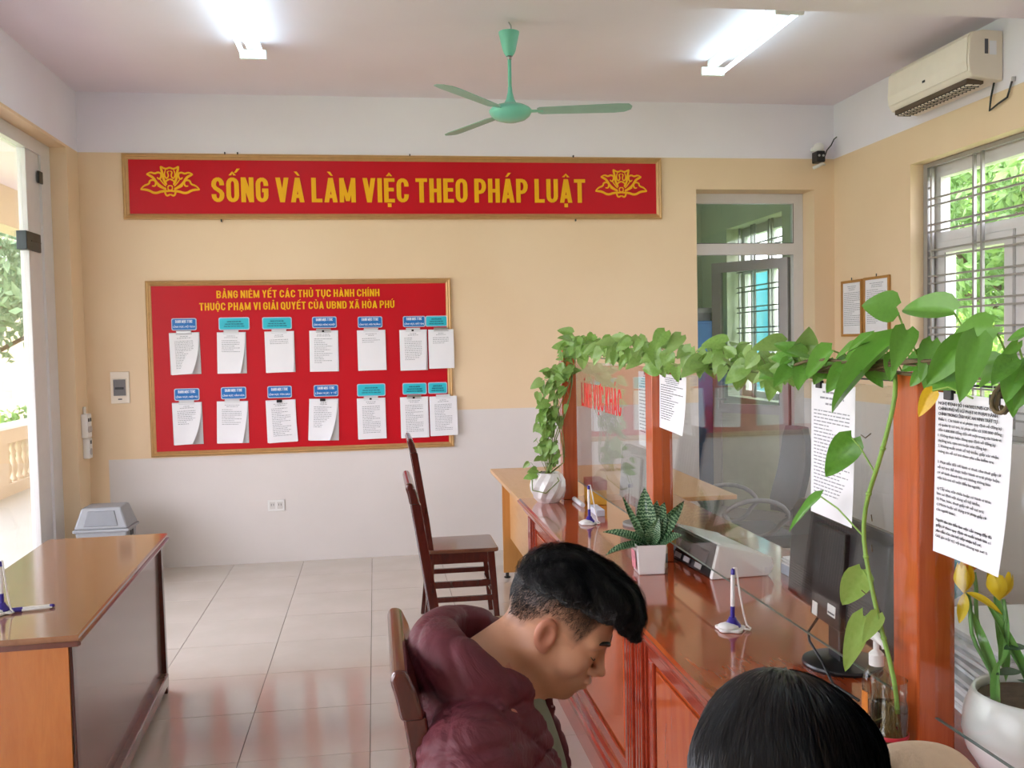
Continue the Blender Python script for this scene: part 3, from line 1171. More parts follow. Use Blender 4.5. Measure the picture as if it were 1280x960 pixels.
def lotus(parent, x, z, w, m):
    k = w / 900.0
    half = [
        ([(0, -45), (-120, -45), (-230, -85), (-330, -25), (-440, -20)], 34),
        ([(-440, -20), (-385, 40), (-310, 62), (-300, 118), (-235, 128), (-205, 85), (-225, 28), (-270, 35)], 26),
        ([(-345, 215), (-250, 170), (-200, 80), (-130, 20), (-60, -20)], 36),
        ([(-345, 215), (-280, 245), (-225, 220), (-175, 245), (-125, 225), (-130, 165), (-160, 135), (-190, 165)], 26),
        ([(-135, 335), (-105, 215), (-95, 130), (-50, 50)], 34),
        ([(-135, 335), (-60, 290), (0, 318), (0, 300)], 26),
        ([(-60, 290), (-85, 200), (-50, 140), (-15, 190), (-40, 250), (-5, 265)], 20),
        ([(-75, 75), (-50, 120), (0, 140)], 24),
        ([(-150, 140), (-100, 70), (-60, 30)], 18),
        ([(-190, 40), (-120, 0), (-60, 0)], 20),
        ([(-85, -45), (-60, -125), (0, -95)], 26),
        ([(-34, 5), (-30, 34), (0, 40)], 18), ([(-34, 5), (-30, -26), (0, -32)], 18),
        
    ]
    mb = MB()
    M = on_back(x, 7.104, z)
    for i, (pts, w_) in enumerate(half):
        for s in (1, -1):
            ribbon(mb, [(p[0] * s * k, p[1] * k) for p in pts], w_ * k * 1.05, M, .001 + i * .00006)
    return mb.build('lotus_emblem', m, parent)


def banner():
    t = thing('slogan_banner', 'long red banner with yellow slogan and lotus emblems high on the back wall', 'sign')
    bx('face', M_RED, t, -1.74, 2.23, 7.106, 7.118, 2.56, 3.00)
    frame_bars(t, -1.757, 2.247, 2.545, 3.016, .042, 7.118, M_GOLD)
    condensed('lettering', 'SỐNG VÀ LÀM VIỆC THEO PHÁP LUẬT', 2.78, .180, .0335, M_YEL, t, on_back(-1.142, 7.106, 2.670), depth=.004)
    lotus(t, -1.43, 2.770, .42, M_YEL)
    lotus(t, 1.925, 2.770, .42, M_YEL)
    nl = MB()
    for x, z in ((-1.04, 3.022), (-.95, 3.022), (-1.08, 2.538), (1.55, 3.022), (1.56, 2.54), (.3, 3.02)):
        nl.box(x - .004, x + .004, 7.095, 7.118, z - .010, z + .010)
    nl.build('nail', M_DSTEEL, t)


banner()


def print_rows(mb, M, x0, x1, y0, y1, rows, rng, hh=.35, d=.0006, center=False, short=.0, fill=1.0):
    """rows of word-length dashes of print"""
    dy = (y0 - y1) / rows
    for r in range(rows):
        y = y0 - r * dy
        if rng.random() > fill:
            continue
        a, b = x0, x1
        if center:
            q = rng.uniform(.1, .35) * (x1 - x0)
            a, b = x0 + q, x1 - q
        elif rng.random() < .3:
            b = x0 + (x1 - x0) * rng.uniform(.4, .9)
        x = a
        while x < b:
            w = min(rng.uniform(.006, .022) * (x1 - x0) / .16, b - x)
            mb.add([(x, y, d), (x + w, y, d), (x + w, y + dy * hh, d), (x, y + dy * hh, d)], [(0, 1, 2, 3)], M)
            x += w + .004


def sheet(name, w, h, m, parent, M, curl=(0, 0), wave=.0, th=.0012, nx=8, ny=10, skew=0):
    """sheet hanging from its top edge; curl = how far its lower corners lift (left, right)"""
    vs, fs = [], []
    for s in (0, 1):
        for j in range(ny + 1):
            for i in range(nx + 1):
                u, v = i / nx, j / ny
                lift = (curl[0] * (1 - u) ** 2 + curl[1] * u ** 2) * v ** 2.2
                x = (u - .5) * w + skew * v * h + (-curl[1] * u ** 3 + curl[0] * (1 - u) ** 3) * v ** 2 * 1.1
                z = lift + wave * math.sin(v * 5 + u * 2) * v + .001 * v
                vs.append((x, -v * h + lift * .15, z + s * th))
    n = (nx + 1) * (ny + 1)
    for j in range(ny):
        for i in range(nx):
            a = j * (nx + 1) + i
            fs.append((n + a, n + a + nx + 1, n + a + nx + 2, n + a + 1))
            fs.append((a, a + 1, a + nx + 2, a + nx + 1))
    ring = [i for i in range(nx + 1)] + [j * (nx + 1) + nx for j in range(1, ny + 1)] + [ny * (nx + 1) + i for i in range(nx - 1, -1, -1)] + [j * (nx + 1) for j in range(ny - 1, 0, -1)]
    for a, b in zip(ring, ring[1:] + ring[:1]):
        fs.append((a, n + a, n + b, b))
    return MB().add(vs, fs, M).build(name, m, parent, smooth=True, shade_angle=40)


def notice_board():
    t = thing('notice_board', 'red notice board in a gold frame with two rows of plates on the back wall', 'notice board')
    bx('face', M_RED, t, -1.61, .567, 7.104, 7.118, .84, 2.085)
    frame_bars(t, -1.628, .583, .822, 2.103, .04, 7.118, M_GOLD)
    condensed('lettering', 'BẢNG NIÊM YẾT CÁC THỦ TỤC HÀNH CHÍNH', 1.18, .055, .0105, M_YEL, t, on_back(-1.132, 7.104, 1.972), depth=.002, gap=.2)
    condensed('lettering', 'THUỘC PHẠM VI GIẢI QUYẾT CỦA UBND XÃ HÒA PHÚ', 1.413, .055, .0105, M_YEL, t, on_back(-1.256, 7.104, 1.884), depth=.002, gap=.2)
    ink_w = plain('white_print', '#dfeaf6', .6, vary=0)
    ink_d = plain('dark_print', '#14506a', .6, vary=0)
    edge = plain('plate_edge', '#b9c9dc', .4, vary=0)
    B, Cn = M_BLUE, M_CYAN
    plates = [(-1.455, 1.83, -1.279, 1.742, 0, 'LĨNH VỰC: HỘ TỊCH'), (-1.123, 1.831, -.904, 1.738, 1, ''), (-.813, 1.828, -.600, 1.738, 1, ''), (-.452, 1.826, -.273, 1.742, 0, 'LĨNH VỰC: NÔNG NGHIỆP'),
              (-.118, 1.822, .064, 1.738, 0, 'LĨNH VỰC: MÔI TRƯỜNG'), (.218, 1.820, .386, 1.738, 0, 'LĨNH VỰC: ĐẤT ĐAI'), (.387, 1.820, .552, 1.738, 1, ''),
              (-1.453, 1.318, -1.276, 1.230, 0, 'LĨNH VỰC: NỘI VỤ'), (-1.123, 1.320, -.943, 1.231, 0, 'LĨNH VỰC: VĂN HÓA'), (-.791, 1.319, -.615, 1.230, 0, 'LĨNH VỰC: TÔN GIÁO'), (-.455, 1.318, -.275, 1.231, 0, 'LĨNH VỰC: Y TẾ'),
              (-.137, 1.318, .074, 1.224, 1, ''), (.202, 1.316, .384, 1.228, 1, ''), (.395, 1.316, .540, 1.230, 1, '')]
    for x0, z1, x1, z0, kind, line in plates:
        r = .012
        pts = []
        for cx, cz, a0 in ((x1 - r, z0 + r, -90), (x1 - r, z1 - r, 0), (x0 + r, z1 - r, 90), (x0 + r, z0 + r, 180)):
            pts += [(cx + r * math.cos(math.radians(a0 + a)), cz + r * math.sin(math.radians(a0 + a))) for a in (0, 30, 60, 90)]
        p = MB().prism(pts, 7.098, 7.104, 'y').build('plate', edge, t)
        q = []
        cx, cz = (x0 + x1) / 2, (z0 + z1) / 2
        for a, b in pts:
            q.append((cx + (a - cx) * (1 - .012 / (x1 - x0)), cz + (b - cz) * (1 - .012 / (z1 - z0))))
        MB().prism(q, 7.0972, 7.098, 'y').build('plate_face', Cn if kind else B, p)
        w = x1 - x0
        if kind == 0:
            condensed('lettering', 'DANH MỤC TTHC', w * .68, .021, .0034, ink_w, p, on_back(cx - w * .34, 7.0972, cz + .010), depth=.0006, gap=.22)
            text_obj('lettering', line, w * .86, .013, ink_w, p, on_back(cx, 7.0972, cz - .024), bold=.0005, depth=.0006, align='c')
        else:
            for dz, ww in ((.012, .45), (-.006, .6), (-.023, .66)):
                text_obj('lettering', 'DANH MỤC THỦ TỤC HÀNH CHÍNH', w * ww, .008, ink_d, p, on_back(cx, 7.0972, cz + dz), bold=.0004, depth=.0006, align='c')
    rng = random.Random(5)
    boards = [(-1.475, 1.726, -1.261, 1.421, 'first', 'top'), (-1.138, 1.723, -.932, 1.419, 'second', 'top'), (-.799, 1.723, -.586, 1.419, 'third', 'top'), (-.475, 1.723, -.264, 1.418, 'fourth', 'top'),
              (-.126, 1.720, .085, 1.418, 'fifth', 'top'), (.189, 1.717, .396, 1.411, 'sixth', 'top'), (.405, 1.716, .597, 1.421, 'last one', 'top'),
              (-1.471, 1.216, -1.261, .907, 'first', 'bottom'), (-1.155, 1.216, -.931, .905, 'second', 'bottom'), (-.806, 1.215, -.590, .900, 'third', 'bottom'), (-.490, 1.215, -.275, .902, 'fourth', 'bottom'),
              (-.140, 1.210, .072, .902, 'fifth', 'bottom'), (.182, 1.210, .395, .900, 'sixth', 'bottom'), (.401, 1.210, .611, .911, 'last one', 'bottom')]
    curls = [(0, .05), (0, .03), (0, .01), (0, 0), (0, 0), (0, .012), (0, 0), (0, .06), (0, .03), (0, .0), (0, .045), (0, 0), (0, 0), (0, 0)]
    dense = [18, 7, 3, 14, 3, 13, 4, 8, 9, 16, 12, 16, 16, 16]
    tilt = [1.5, -.6, 1.0, -.5, .8, .6, .5, 1.2, -1.0, 2.0, -2.0, .8, .6, .9]
    for i, (x0, z1, x1, z0, nth, row) in enumerate(boards):
        w, h = x1 - x0, z1 - z0
        cbd = thing('clipboard', 'white clipboard, %s from left in the notice board\'s %s row' % (nth, row), 'clipboard',
                    ((x0 + x1) / 2, 7.100 if i not in (6, 13) else 7.084, z1), 0, 'clipboards hanging on the red notice board')
        M = Matrix(((1, 0, 0, 0), (0, 0, -1, 0), (0, 1, 0, 0), (0, 0, 0, 1))) @ Matrix.Rotation(math.radians(tilt[i] * .5), 4, 'Z')
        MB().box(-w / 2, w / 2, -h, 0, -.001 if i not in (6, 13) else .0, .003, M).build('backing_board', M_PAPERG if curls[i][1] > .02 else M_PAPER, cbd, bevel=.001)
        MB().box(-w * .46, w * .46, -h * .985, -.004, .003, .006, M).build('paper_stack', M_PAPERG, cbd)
        Ms = M @ Matrix.Translation((-.002, -.004, .0065)) @ Matrix.Rotation(math.radians(tilt[i]), 4, 'Z')
        sheet('sheet', w * .97, h * .985, M_PAPER, cbd, Ms, curls[i])
        pr = MB()
        rows = dense[i]
        print_rows(pr, Ms, -w * .30, w * .30, -.026, -.05, 2, rng, .3, .0028, True)
        print_rows(pr, Ms, -w * .32, w * .30, -.06, -.06 - min(rows * .0135, h * .68), rows, rng, .28, .0045 if curls[i][1] < .02 else .006)
        pr.build('print', M_INKL, cbd)
        cl = MB()
        if i in (9, 10):
            cl.box(-.028, .012, -.018, .004, .008, .018, M)
            cl.build('binder_clip', M_BLACK, cbd, bevel=.002)
            MB().tube([M @ Vector(p) for p in ((-.018, -.018, .013), (-.016, -.045, .016), (-.004, -.045, .016), (-.002, -.018, .013))], .0012, 5).build('clip_wire', M_STEEL, cbd)
        else:
            cl.tube([M @ Vector(p) for p in ((-.052, .012, .01), (-.055, -.012, .013), (.055, -.012, .013), (.052, .012, .01), (-.052, .012, .01))], .0022, 5)
            cl.box(-.05, .05, -.004, .011, .008, .0105, M)
            cl.build('clip', M_PAPERG if i % 3 else M_STEEL, cbd)
        if i in (3, 5, 11, 12):
            MB().box(-.012, .004, -.012, .002, .011, .015, M).build('clip_knob', M_BLACK, cbd)


notice_board()

# ------------------------------------------------------------------ small things on the walls
def breaker_box():
    t = thing('breaker_box', 'beige flush switch box with dark breaker window left of the notice board', 'switch', (-1.83, 7.12, 1.336))
    bx('cover', M_AC, t, -.065, .065, -.012, -.001, -.115, .115, .003)
    bx('recess', M_AC, t, -.048, .048, -.020, -.012, -.066, .066, .002)
    bx('breaker', plain('grey_breaker', '#6d6a6c', .4), t, -.042, .042, -.026, -.020, -.058, .06, .002)
    bx('lever', M_BLACK, t, -.03, .03, -.034, -.026, -.012, .004, .002)
    bx('screw', M_DSTEEL, t, -.015, .012, -.0135, -.012, -.088, -.080)


breaker_box()


def wall_socket():
    t = thing('wall_socket', 'white double socket low on the back wall', 'socket', (-.754, 7.12, .428))
    bx('cover', M_WHITE, t, -.062, .062, -.010, -.001, -.042, .042, .003)
    for x in (-.027, .027):
        o = bx('outlet', plain('socket_face', '#d8d4cf', .4), t, x - .02, x + .02, -.0125, -.010, -.026, .026, .002)
        for dx in (-.008, .008):
            bx('slot', M_BLACK, o, x + dx - .0016, x + dx + .0016, -.0132, -.0124, -.002, .014)


wall_socket()


def side_sockets():
    for nm, lab, y, z, hgt, n in (('upper', 'upper white surface socket with two switches on the left corner pillar', 6.995, 1.075, .17, 2),
                                  ('lower', 'lower small white surface socket on the left corner pillar', 7.005, .915, .145, 1)):
        t = thing('surface_socket', lab, 'socket', (XL, y, z))
        bx('housing', M_WHITE, t, .001, .045, -.05 if n == 2 else -.04, .05 if n == 2 else .04, -hgt / 2, hgt / 2, .006)
        for k in range(n):
            yy = (-.022 + .044 * k) if n == 2 else 0.0
            bx('rocker', M_BLACK, t, .045, .049, yy - .012, yy + .012, .03, .055, .001)
            MB().lathe([(.024, 0), (.024, .004), (.017, .006)], 16, T(.045, yy, -.025, ry=PI / 2)).build('outlet', M_GREYFR, t, smooth=True, shade_angle=30)
    c = MB().tube([(XL + .012, 7.0, 1.16), (XL + .012, 7.0, 1.21)], .011, 8).build('conduit', M_WHITE, None)
    tag(c, 'short white conduit above the surface sockets on the left pillar', 'conduit')


side_sockets()


def aircon():
    t = thing('air_conditioner', 'ivory wall air conditioner high on the right wall above the window', 'air conditioner', (XR, 0, 0))
    y0, y1 = 5.075, 5.945
    prof = [(-.001, 3.08), (-.001, 3.37), (-.12, 3.375), (-.195, 3.36), (-.215, 3.33), (-.222, 3.20), (-.215, 3.135), (-.195, 3.105)]
    MB().prism([(a, z) for a, z in prof], y0, y1, 'y').build('housing', M_AC, t, bevel=.008, smooth=False)
    pr = [(-.12, 3.377), (-.2, 3.362), (-.221, 3.335), (-.229, 3.20), (-.222, 3.14), (-.216, 3.14), (-.218, 3.20), (-.212, 3.33), (-.195, 3.354), (-.12, 3.371)]
    MB().prism(pr, y0 + .012, y1 - .012, 'y').build('front_panel', plain('ivory_front', '#f3e8d8', .35, vary=.02), t, smooth=False)
    bx('air_outlet', plain('dark_outlet', '#5b4a3a', .7), t, -.200, -.09, y0 + .05, y1 - .05, 3.074, 3.105, .004)
    for k in range(2):
        bx('louvre', M_AC, t, -.19 + .045 * k, -.158 + .045 * k, y0 + .055, y1 - .055, 3.066, 3.071, M=None)
    fins = MB()
    for k in range(20):
        y = y0 + .08 + k * .0375
        fins.box(-.195, -.10, y, y + .003, 3.062, 3.073)
    fins.build('fin', M_DSTEEL, t)
    bx('rating_label', M_PAPER, t, -.09, -.045, y0 - .0015, y0 - .0003, 3.23, 3.31)
    bx('bar_code', M_INK, t, -.12, -.098, y0 - .0015, y0 - .0003, 3.235, 3.32)
    bx('indicator', M_DSTEEL, t, -.2305, -.229, 5.50, 5.53, 3.185, 3.20)
    hose = thing('cable', 'dark cable loop hanging under the air conditioner', 'cable', (XR, 0, 0))
    MB().tube([(-.02, 5.13, 3.085), (-.02, 5.16, 3.0), (-.02, 5.17, 2.93), (-.02, 5.10, 2.95), (-.015, 5.02, 2.97), (-.015, 4.99, 3.03), (-.012, 4.98, 3.06)], .006, 7).build('wire', M_DSTEEL, hose, smooth=True)
    MB().tube([(-.01, 4.975, 3.05), (-.01, 4.97, 3.075)], .012, 8).build('plug', M_GREYFR, hose)


aircon()


def cctv():
    t = thing('security_camera', 'small white and black security camera in the back right corner', 'camera', (3.53, 7.02, 3.02))
    MB().lathe([(.045, .06), (.045, .085), (.03, .10)], 16, T(0, .08, 0, rx=0)).build('mount', M_WHITE, t, smooth=True, shade_angle=30)
    MB().lathe([(.004, .035), (.035, .05), (.042, .07), (.036, .095), (.02, .108), (.002, .112)], 18, T(-.02, 0, 0)).build('cap', M_WHITE, t, smooth=True)
    bx('housing', M_BLACK, t, -.055, .015, -.045, .05, -.045, .042, .008)
    for s in (-.038, -.004):
        MB().lathe([(.009, 0), (.009, .004), (.004, .006)], 12, T(s, -.045, .004, rx=PI / 2)).build('lens', M_STEEL, t, smooth=True)
    MB().tube([(-.075, -.01, -.09), (-.04, -.03, -.075), (.0, -.02, -.055), (.03, 0, -.06)], [.012, .014, .014, .008], 8).build('bracket', M_WHITE, t, smooth=True)
    MB().tube([(.02, 0, -.02), (.06, .02, .06), (.10, .03, .10), (.13, .04, .15), (.158, .05, .17)], .005, 6).build('cable', M_DSTEEL, t, smooth=True)


cctv()


def certificate(lab, y0, y1, z0, z1):
    t = thing('framed_certificate', lab, 'picture', (XR, 0, 0), group='framed certificates on the right wall')
    gw = plain('light_wood_frame', '#b5803f', .4)
    f = MB()
    w = .02
    f.box(-.02, -.001, y0, y1, z0, z0 + w)
    f.box(-.02, -.001, y0, y1, z1 - w, z1)
    f.box(-.02, -.001, y0, y0 + w, z0 + w, z1 - w)
    f.box(-.02, -.001, y1 - w, y1, z0 + w, z1 - w)
    f.build('frame', gw, t, bevel=.003)
    bx('sheet', M_PAPER, t, -.010, -.002, y0 + w, y1 - w, z0 + w, z1 - w)
    pr = MB()
    M = Matrix.Translation((-.0102, (y0 + y1) / 2, z1)) @ Matrix(((0, 0, -1, 0), (-1, 0, 0, 0), (0, 1, 0, 0), (0, 0, 0, 1)))
    W = y1 - y0
    rng = random.Random(int(y0 * 100))
    print_rows(pr, M, -W * .36, W * .36, -.05, -.09, 3, rng, .35, .0004, True)
    print_rows(pr, M, -W * .38, W * .38, -.10, -(z1 - z0) + .07, 18, rng, .3, .0004)
    pr.build('print', M_INKL, t)
    MB().tube([(-.012, (y0 + y1) / 2, z1), (-.012, (y0 + y1) / 2, z1 + .02)], .004, 5).build('hanger', M_DSTEEL, t)


certificate('framed certificate in light wood, the one nearer the corner', 6.67, 6.985, 1.60, 2.036)
certificate('framed certificate in light wood, the one nearer the window', 6.285, 6.645, 1.61, 2.04)


def bin_():
    t = thing('waste_bin', 'grey swing-lid plastic waste bin by the back left corner behind the table', 'bin', (-1.82, 6.60, 0), 0)
    MB().add([(-.13, -.10, 0), (.13, -.10, 0), (.13, .10, 0), (-.13, .10, 0), (-.165, -.13, .42), (.165, -.13, .42), (.165, .13, .42), (-.165, .13, .42)],
             [(0, 3, 2, 1), (4, 5, 6, 7), (0, 1, 5, 4), (1, 2, 6, 5), (2, 3, 7, 6), (3, 0, 4, 7)]).build('bucket', M_GREYP, t, bevel=.012)
    bx('rim', M_GREYP, t, -.178, .178, -.142, .142, .405, .425, .006)
    MB().add([(-.172, -.136, .425), (.172, -.136, .425), (.172, .136, .425), (-.172, .136, .425), (-.125, -.105, .565), (.125, -.105, .565), (.125, .105, .565), (-.125, .105, .565)],
             [(0, 3, 2, 1), (4, 5, 6, 7), (0, 1, 5, 4), (1, 2, 6, 5), (2, 3, 7, 6), (3, 0, 4, 7)]).build('lid', M_GREYP, t, bevel=.012)
    MB().add([(-.11, -.137, .445), (.11, -.137, .445), (.085, -.115, .545), (-.085, -.115, .545), (-.11, -.12, .445), (.11, -.12, .445), (.085, -.10, .545), (-.085, -.10, .545)],
             [(0, 1, 2, 3), (7, 6, 5, 4), (0, 4, 5, 1), (1, 5, 6, 2), (2, 6, 7, 3), (3, 7, 4, 0)]).build('swing_flap', plain('grey_flap', '#86888d', .5), t, bevel=.006)
    for y in (-.04, .01):
        bx('latch_slot', M_BLACK, t, .166, .168, y - .012, y + .012, .36, .395)


bin_()

# ------------------------------------------------------------------ the table on the left
def left_table():
    t = thing('side_table', 'long brown varnished table with panelled side by the glazed front', 'table', (-.965, 3.75, 0), math.radians(2.6))
    # local: right long edge at x=0.02, spanning y -.79...79
    L, W, H = .79, .50, .744
    top = MB()
    prof = [(-W, H - .035), (.02, H - .035), (.024, H - .028), (.024, H - .022), (.016, H - .018), (.02, H - .012), (.02, H - .004), (.014, H), (-W, H)]
    top.prism(prof, -L, L, 'y')
    top.build('tabletop', M_TTOP, t)
    MB().prism([(.0205, H - .034), (.026, H - .030), (.026, H - .022), (.0205, H - .018)], -L - .001, L + .001, 'y').build('edge_moulding', M_TEDGE, t)
    bx('edge_moulding', M_TEDGE, t, -W, .02, -L - .006, -L - .0005, H - .034, H - .018)
    bx('side_panel', M_TSIDE, t, -.030, -.018, -L + .055, L - .055, .10, H - .036)
    bx('side_rail', M_TSIDE, t, -.034, .012, -L + .055, L - .055, .045, .10, .006)
    bx('end_panel', M_TEND, t, -W + .004, -.012, -L + .003, -L + .0135, .03, H - .036)
    bx('end_panel', M_TEND, t, -W + .02, -.046, L - .036, L - .02, .04, H - .036)
    for x, y in ((-.046, -L + .014), (-.046, L - .054), (-W + .002, -L + .014), (-W + .002, L - .054)):
        lg = MB()
        lg.add([(x, y, 0), (x + .05, y, 0), (x + .05, y + .04, 0), (x, y + .04, 0), (x + .004, y, H - .036), (x + .042, y, H - .036), (x + .042, y + .04, H - .036), (x + .004, y + .04, H - .036)],
               [(0, 3, 2, 1), (4, 5, 6, 7), (0, 1, 5, 4), (1, 2, 6, 5), (2, 3, 7, 6), (3, 0, 4, 7)])
        lg.build('leg', M_DWOOD, t, bevel=.003)
    bx('back_panel', M_TSIDE, t, -W + .02, -W + .03, -L + .055, L - .055, .10, H - .036)


left_table()


def desk_pen(lab, x, y, z, lean=(0, 0), lying=False, rz=0, base=True):
    """plastic counter pen in its socket base with a curly retaining cord"""
    t = thing('desk_pen', lab, 'pen', (x, y, z), rz)
    if base:
        pts = []
        for k in range(40):
            a = 2 * PI * k / 40
            r = .040 + .004 * math.cos(5 * a)
            pts.append((r * math.cos(a), r * math.sin(a)))
        MB().prism(pts, 0.0005, .008, 'z').build('base', M_WHITE, t, bevel=.002)
        MB().lathe([(.030, .008), (.028, .014), (.016, .019), (.002, .021)], 20, T(-.008, -.004, 0)).build('dome', M_WHITE, t, smooth=True)
        MB().lathe([(.024, .008), (.023, .014), (.013, .026), (.010, .034)], 18, T(.008, .004, 0)).build('socket', M_PURP, t, smooth=True)
    if not lying:
        px_, py_ = .008, .004
        lx, ly = lean
        M = T(px_, py_, .02) @ Euler((lx, ly, 0)).to_matrix().to_4x4()
        MB().lathe([(.0055, 0), (.0065, .012), (.0065, .045)], 12, M).build('grip', M_PURP, t, smooth=True, shade_angle=40)
        MB().lathe([(.0062, .045), (.0062, .122), (.005, .135)], 12, M).build('barrel', M_WHITE, t, smooth=True, shade_angle=40)
        MB().lathe([(.006, .135), (.0058, .148), (.002, .153)], 12, M).build('cap', M_PURP, t, smooth=True, shade_angle=40)
        top = M @ Vector((0, 0, .153))
        MB().tube([top, top + Vector((.008, -.003, .002)), Vector((.026, -.008, .10)), Vector((.034, -.012, .05)), Vector((.042, -.016, .015)), Vector((.052, -.02, .006)), Vector((.045, -.03, .005)), Vector((.03, -.028, .008))],
                  .0028, 7).build('cord', M_WHITE, t, smooth=True)
    return t


def loose_pen():
    t = thing('ballpoint_pen', 'white and blue ballpoint pen lying on the brown side table', 'pen', (-1.155, 3.29, .7505), math.radians(12))
    for dy, r in ((0, .0055), (-.022, .004)):
        M = T(-.06, dy, 0, ry=PI / 2)
        MB().lathe([(r * .4, -.002), (r, .005), (r, .115), (r * .6, .125)], 10, M).build('barrel', M_WHITE, t, smooth=True, shade_angle=40)
        MB().lathe([(r * 1.1, .0), (r * 1.15, .03), (r * 1.05, .034)], 10, M).build('grip', M_PURP, t, smooth=True, shade_angle=40)
    MB().lathe([(.0058, .115), (.0058, .127), (.003, .131)], 10, T(-.06, 0, 0, ry=PI / 2)).build('cap', M_PURP, t, smooth=True)


desk_pen('white desk pen on a purple socket base at the left table edge', -1.245, 3.262, .745)
loose_pen()

# ------------------------------------------------------------------ counter: cabinets, worktop, beech desk
def counter():
    prof = [(.757, .735), (.757, .742), (.748, .745), (.745, .752), (.733, .757), (.729, .766), (.733, .774), (.742, .780), (1.56, .780), (1.56, .742), (1.54, .735)]
    w = MB().prism(prof, .80, 4.86, 'y').build('worktop', M_CWOOD, None)
    e = thing('counter_worktop', 'long glossy red-brown worktop running over the counter cabinets', 'counter')
    w.parent = e
    MB().prism([(.728, .758), (.726, .766), (.730, .774), (.7335, .774), (.7295, .766), (.7335, .757)], .80, 4.86, 'y').build('edge_moulding', M_CEDGE, e)
    MB().prism([(.757, .718), (.757, .735), (.775, .735), (.775, .700), (.768, .703)], .80, 4.86, 'y').build('lower_moulding', M_CEDGE, e)
    for i, (y0, y1, lab) in enumerate(((2.805, 4.84, 'red-brown panelled counter cabinet, the far one beside the beech desk'), (.82, 2.80, 'red-brown panelled counter cabinet, the one nearer the camera'))):
        c = thing('counter_cabinet', lab, 'cabinet', (0, 0, 0), group='counter cabinets under the worktop')
        bx('carcass', M_CFRONT, c, .80, 1.50, y0, y1, .0, .70)
        bx('plinth', M_CEDGE, c, .772, .80, y0, y1, .0, .085)
        MB().prism([(.80, .085), (.772, .085), (.776, .10), (.785, .105), (.787, .125), (.80, .13)], y0, y1, 'y').build('plinth_moulding', M_CEDGE, c)
        # pilasters at both ends, fluted
        for ya, yb in ((y0, y0 + .105), (y1 - .105, y1)):
            p = MB()
            p.box(.782, .80, ya, yb, .13, .70)
            for q in range(3):
                a = ya + .014 + q * .029
                p.box(.774, .782, a, a + .018, .145, .69)
            p.build('pilaster', M_CEDGE, c, bevel=.002)
        # two raised panels with stepped moulding
        ym = (y0 + y1) / 2
        spans = ((y0 + .105, y1 - .105),)
        for a, b in spans:
            for (za, zb) in ((.165, .695),):
                fr = MB()
                s = .045
                for (ya, yb, z0, z1) in ((a + .01, b - .01, za, za + s), (a + .01, b - .01, zb - s, zb), (a + .01, a + .01 + s, za + s, zb - s), (b - .01 - s, b - .01, za + s, zb - s)):
                    fr.box(.788, .80, ya, yb, z0, z1)
                fr.build('panel_frame', M_CEDGE, c, bevel=.004)
                bx('panel_field', M_CFRONT, c, .792, .80, a + .075, b - .075, za + .065, zb - .065, .006)


counter()


def beech_desk():
    t = thing('beech_desk', 'pale beech desk beyond the end of the counter', 'desk')
    bx('top', M_YWOOD, t, .762, 1.95, 4.875, 6.33, .719, .744, .003)
    bx('end_panel', M_YWOOD2, t, .835, 1.50, 6.27, 6.29, .035, .719)
    bx('end_panel', M_YWOOD2, t, .835, 1.50, 4.90, 4.92, .035, .719)
    bx('modesty_panel', M_YWOOD, t, .885, .90, 4.92, 6.27, .27, .719)
    for x in (.86, 1.47):
        for y in (6.28, 4.91):
            MB().lathe([(.022, 0), (.022, .008), (.012, .012), (.012, .036)], 14, T(x, y, 0)).build('levelling_foot', M_BLACK, t, smooth=True, shade_angle=30)


beech_desk()


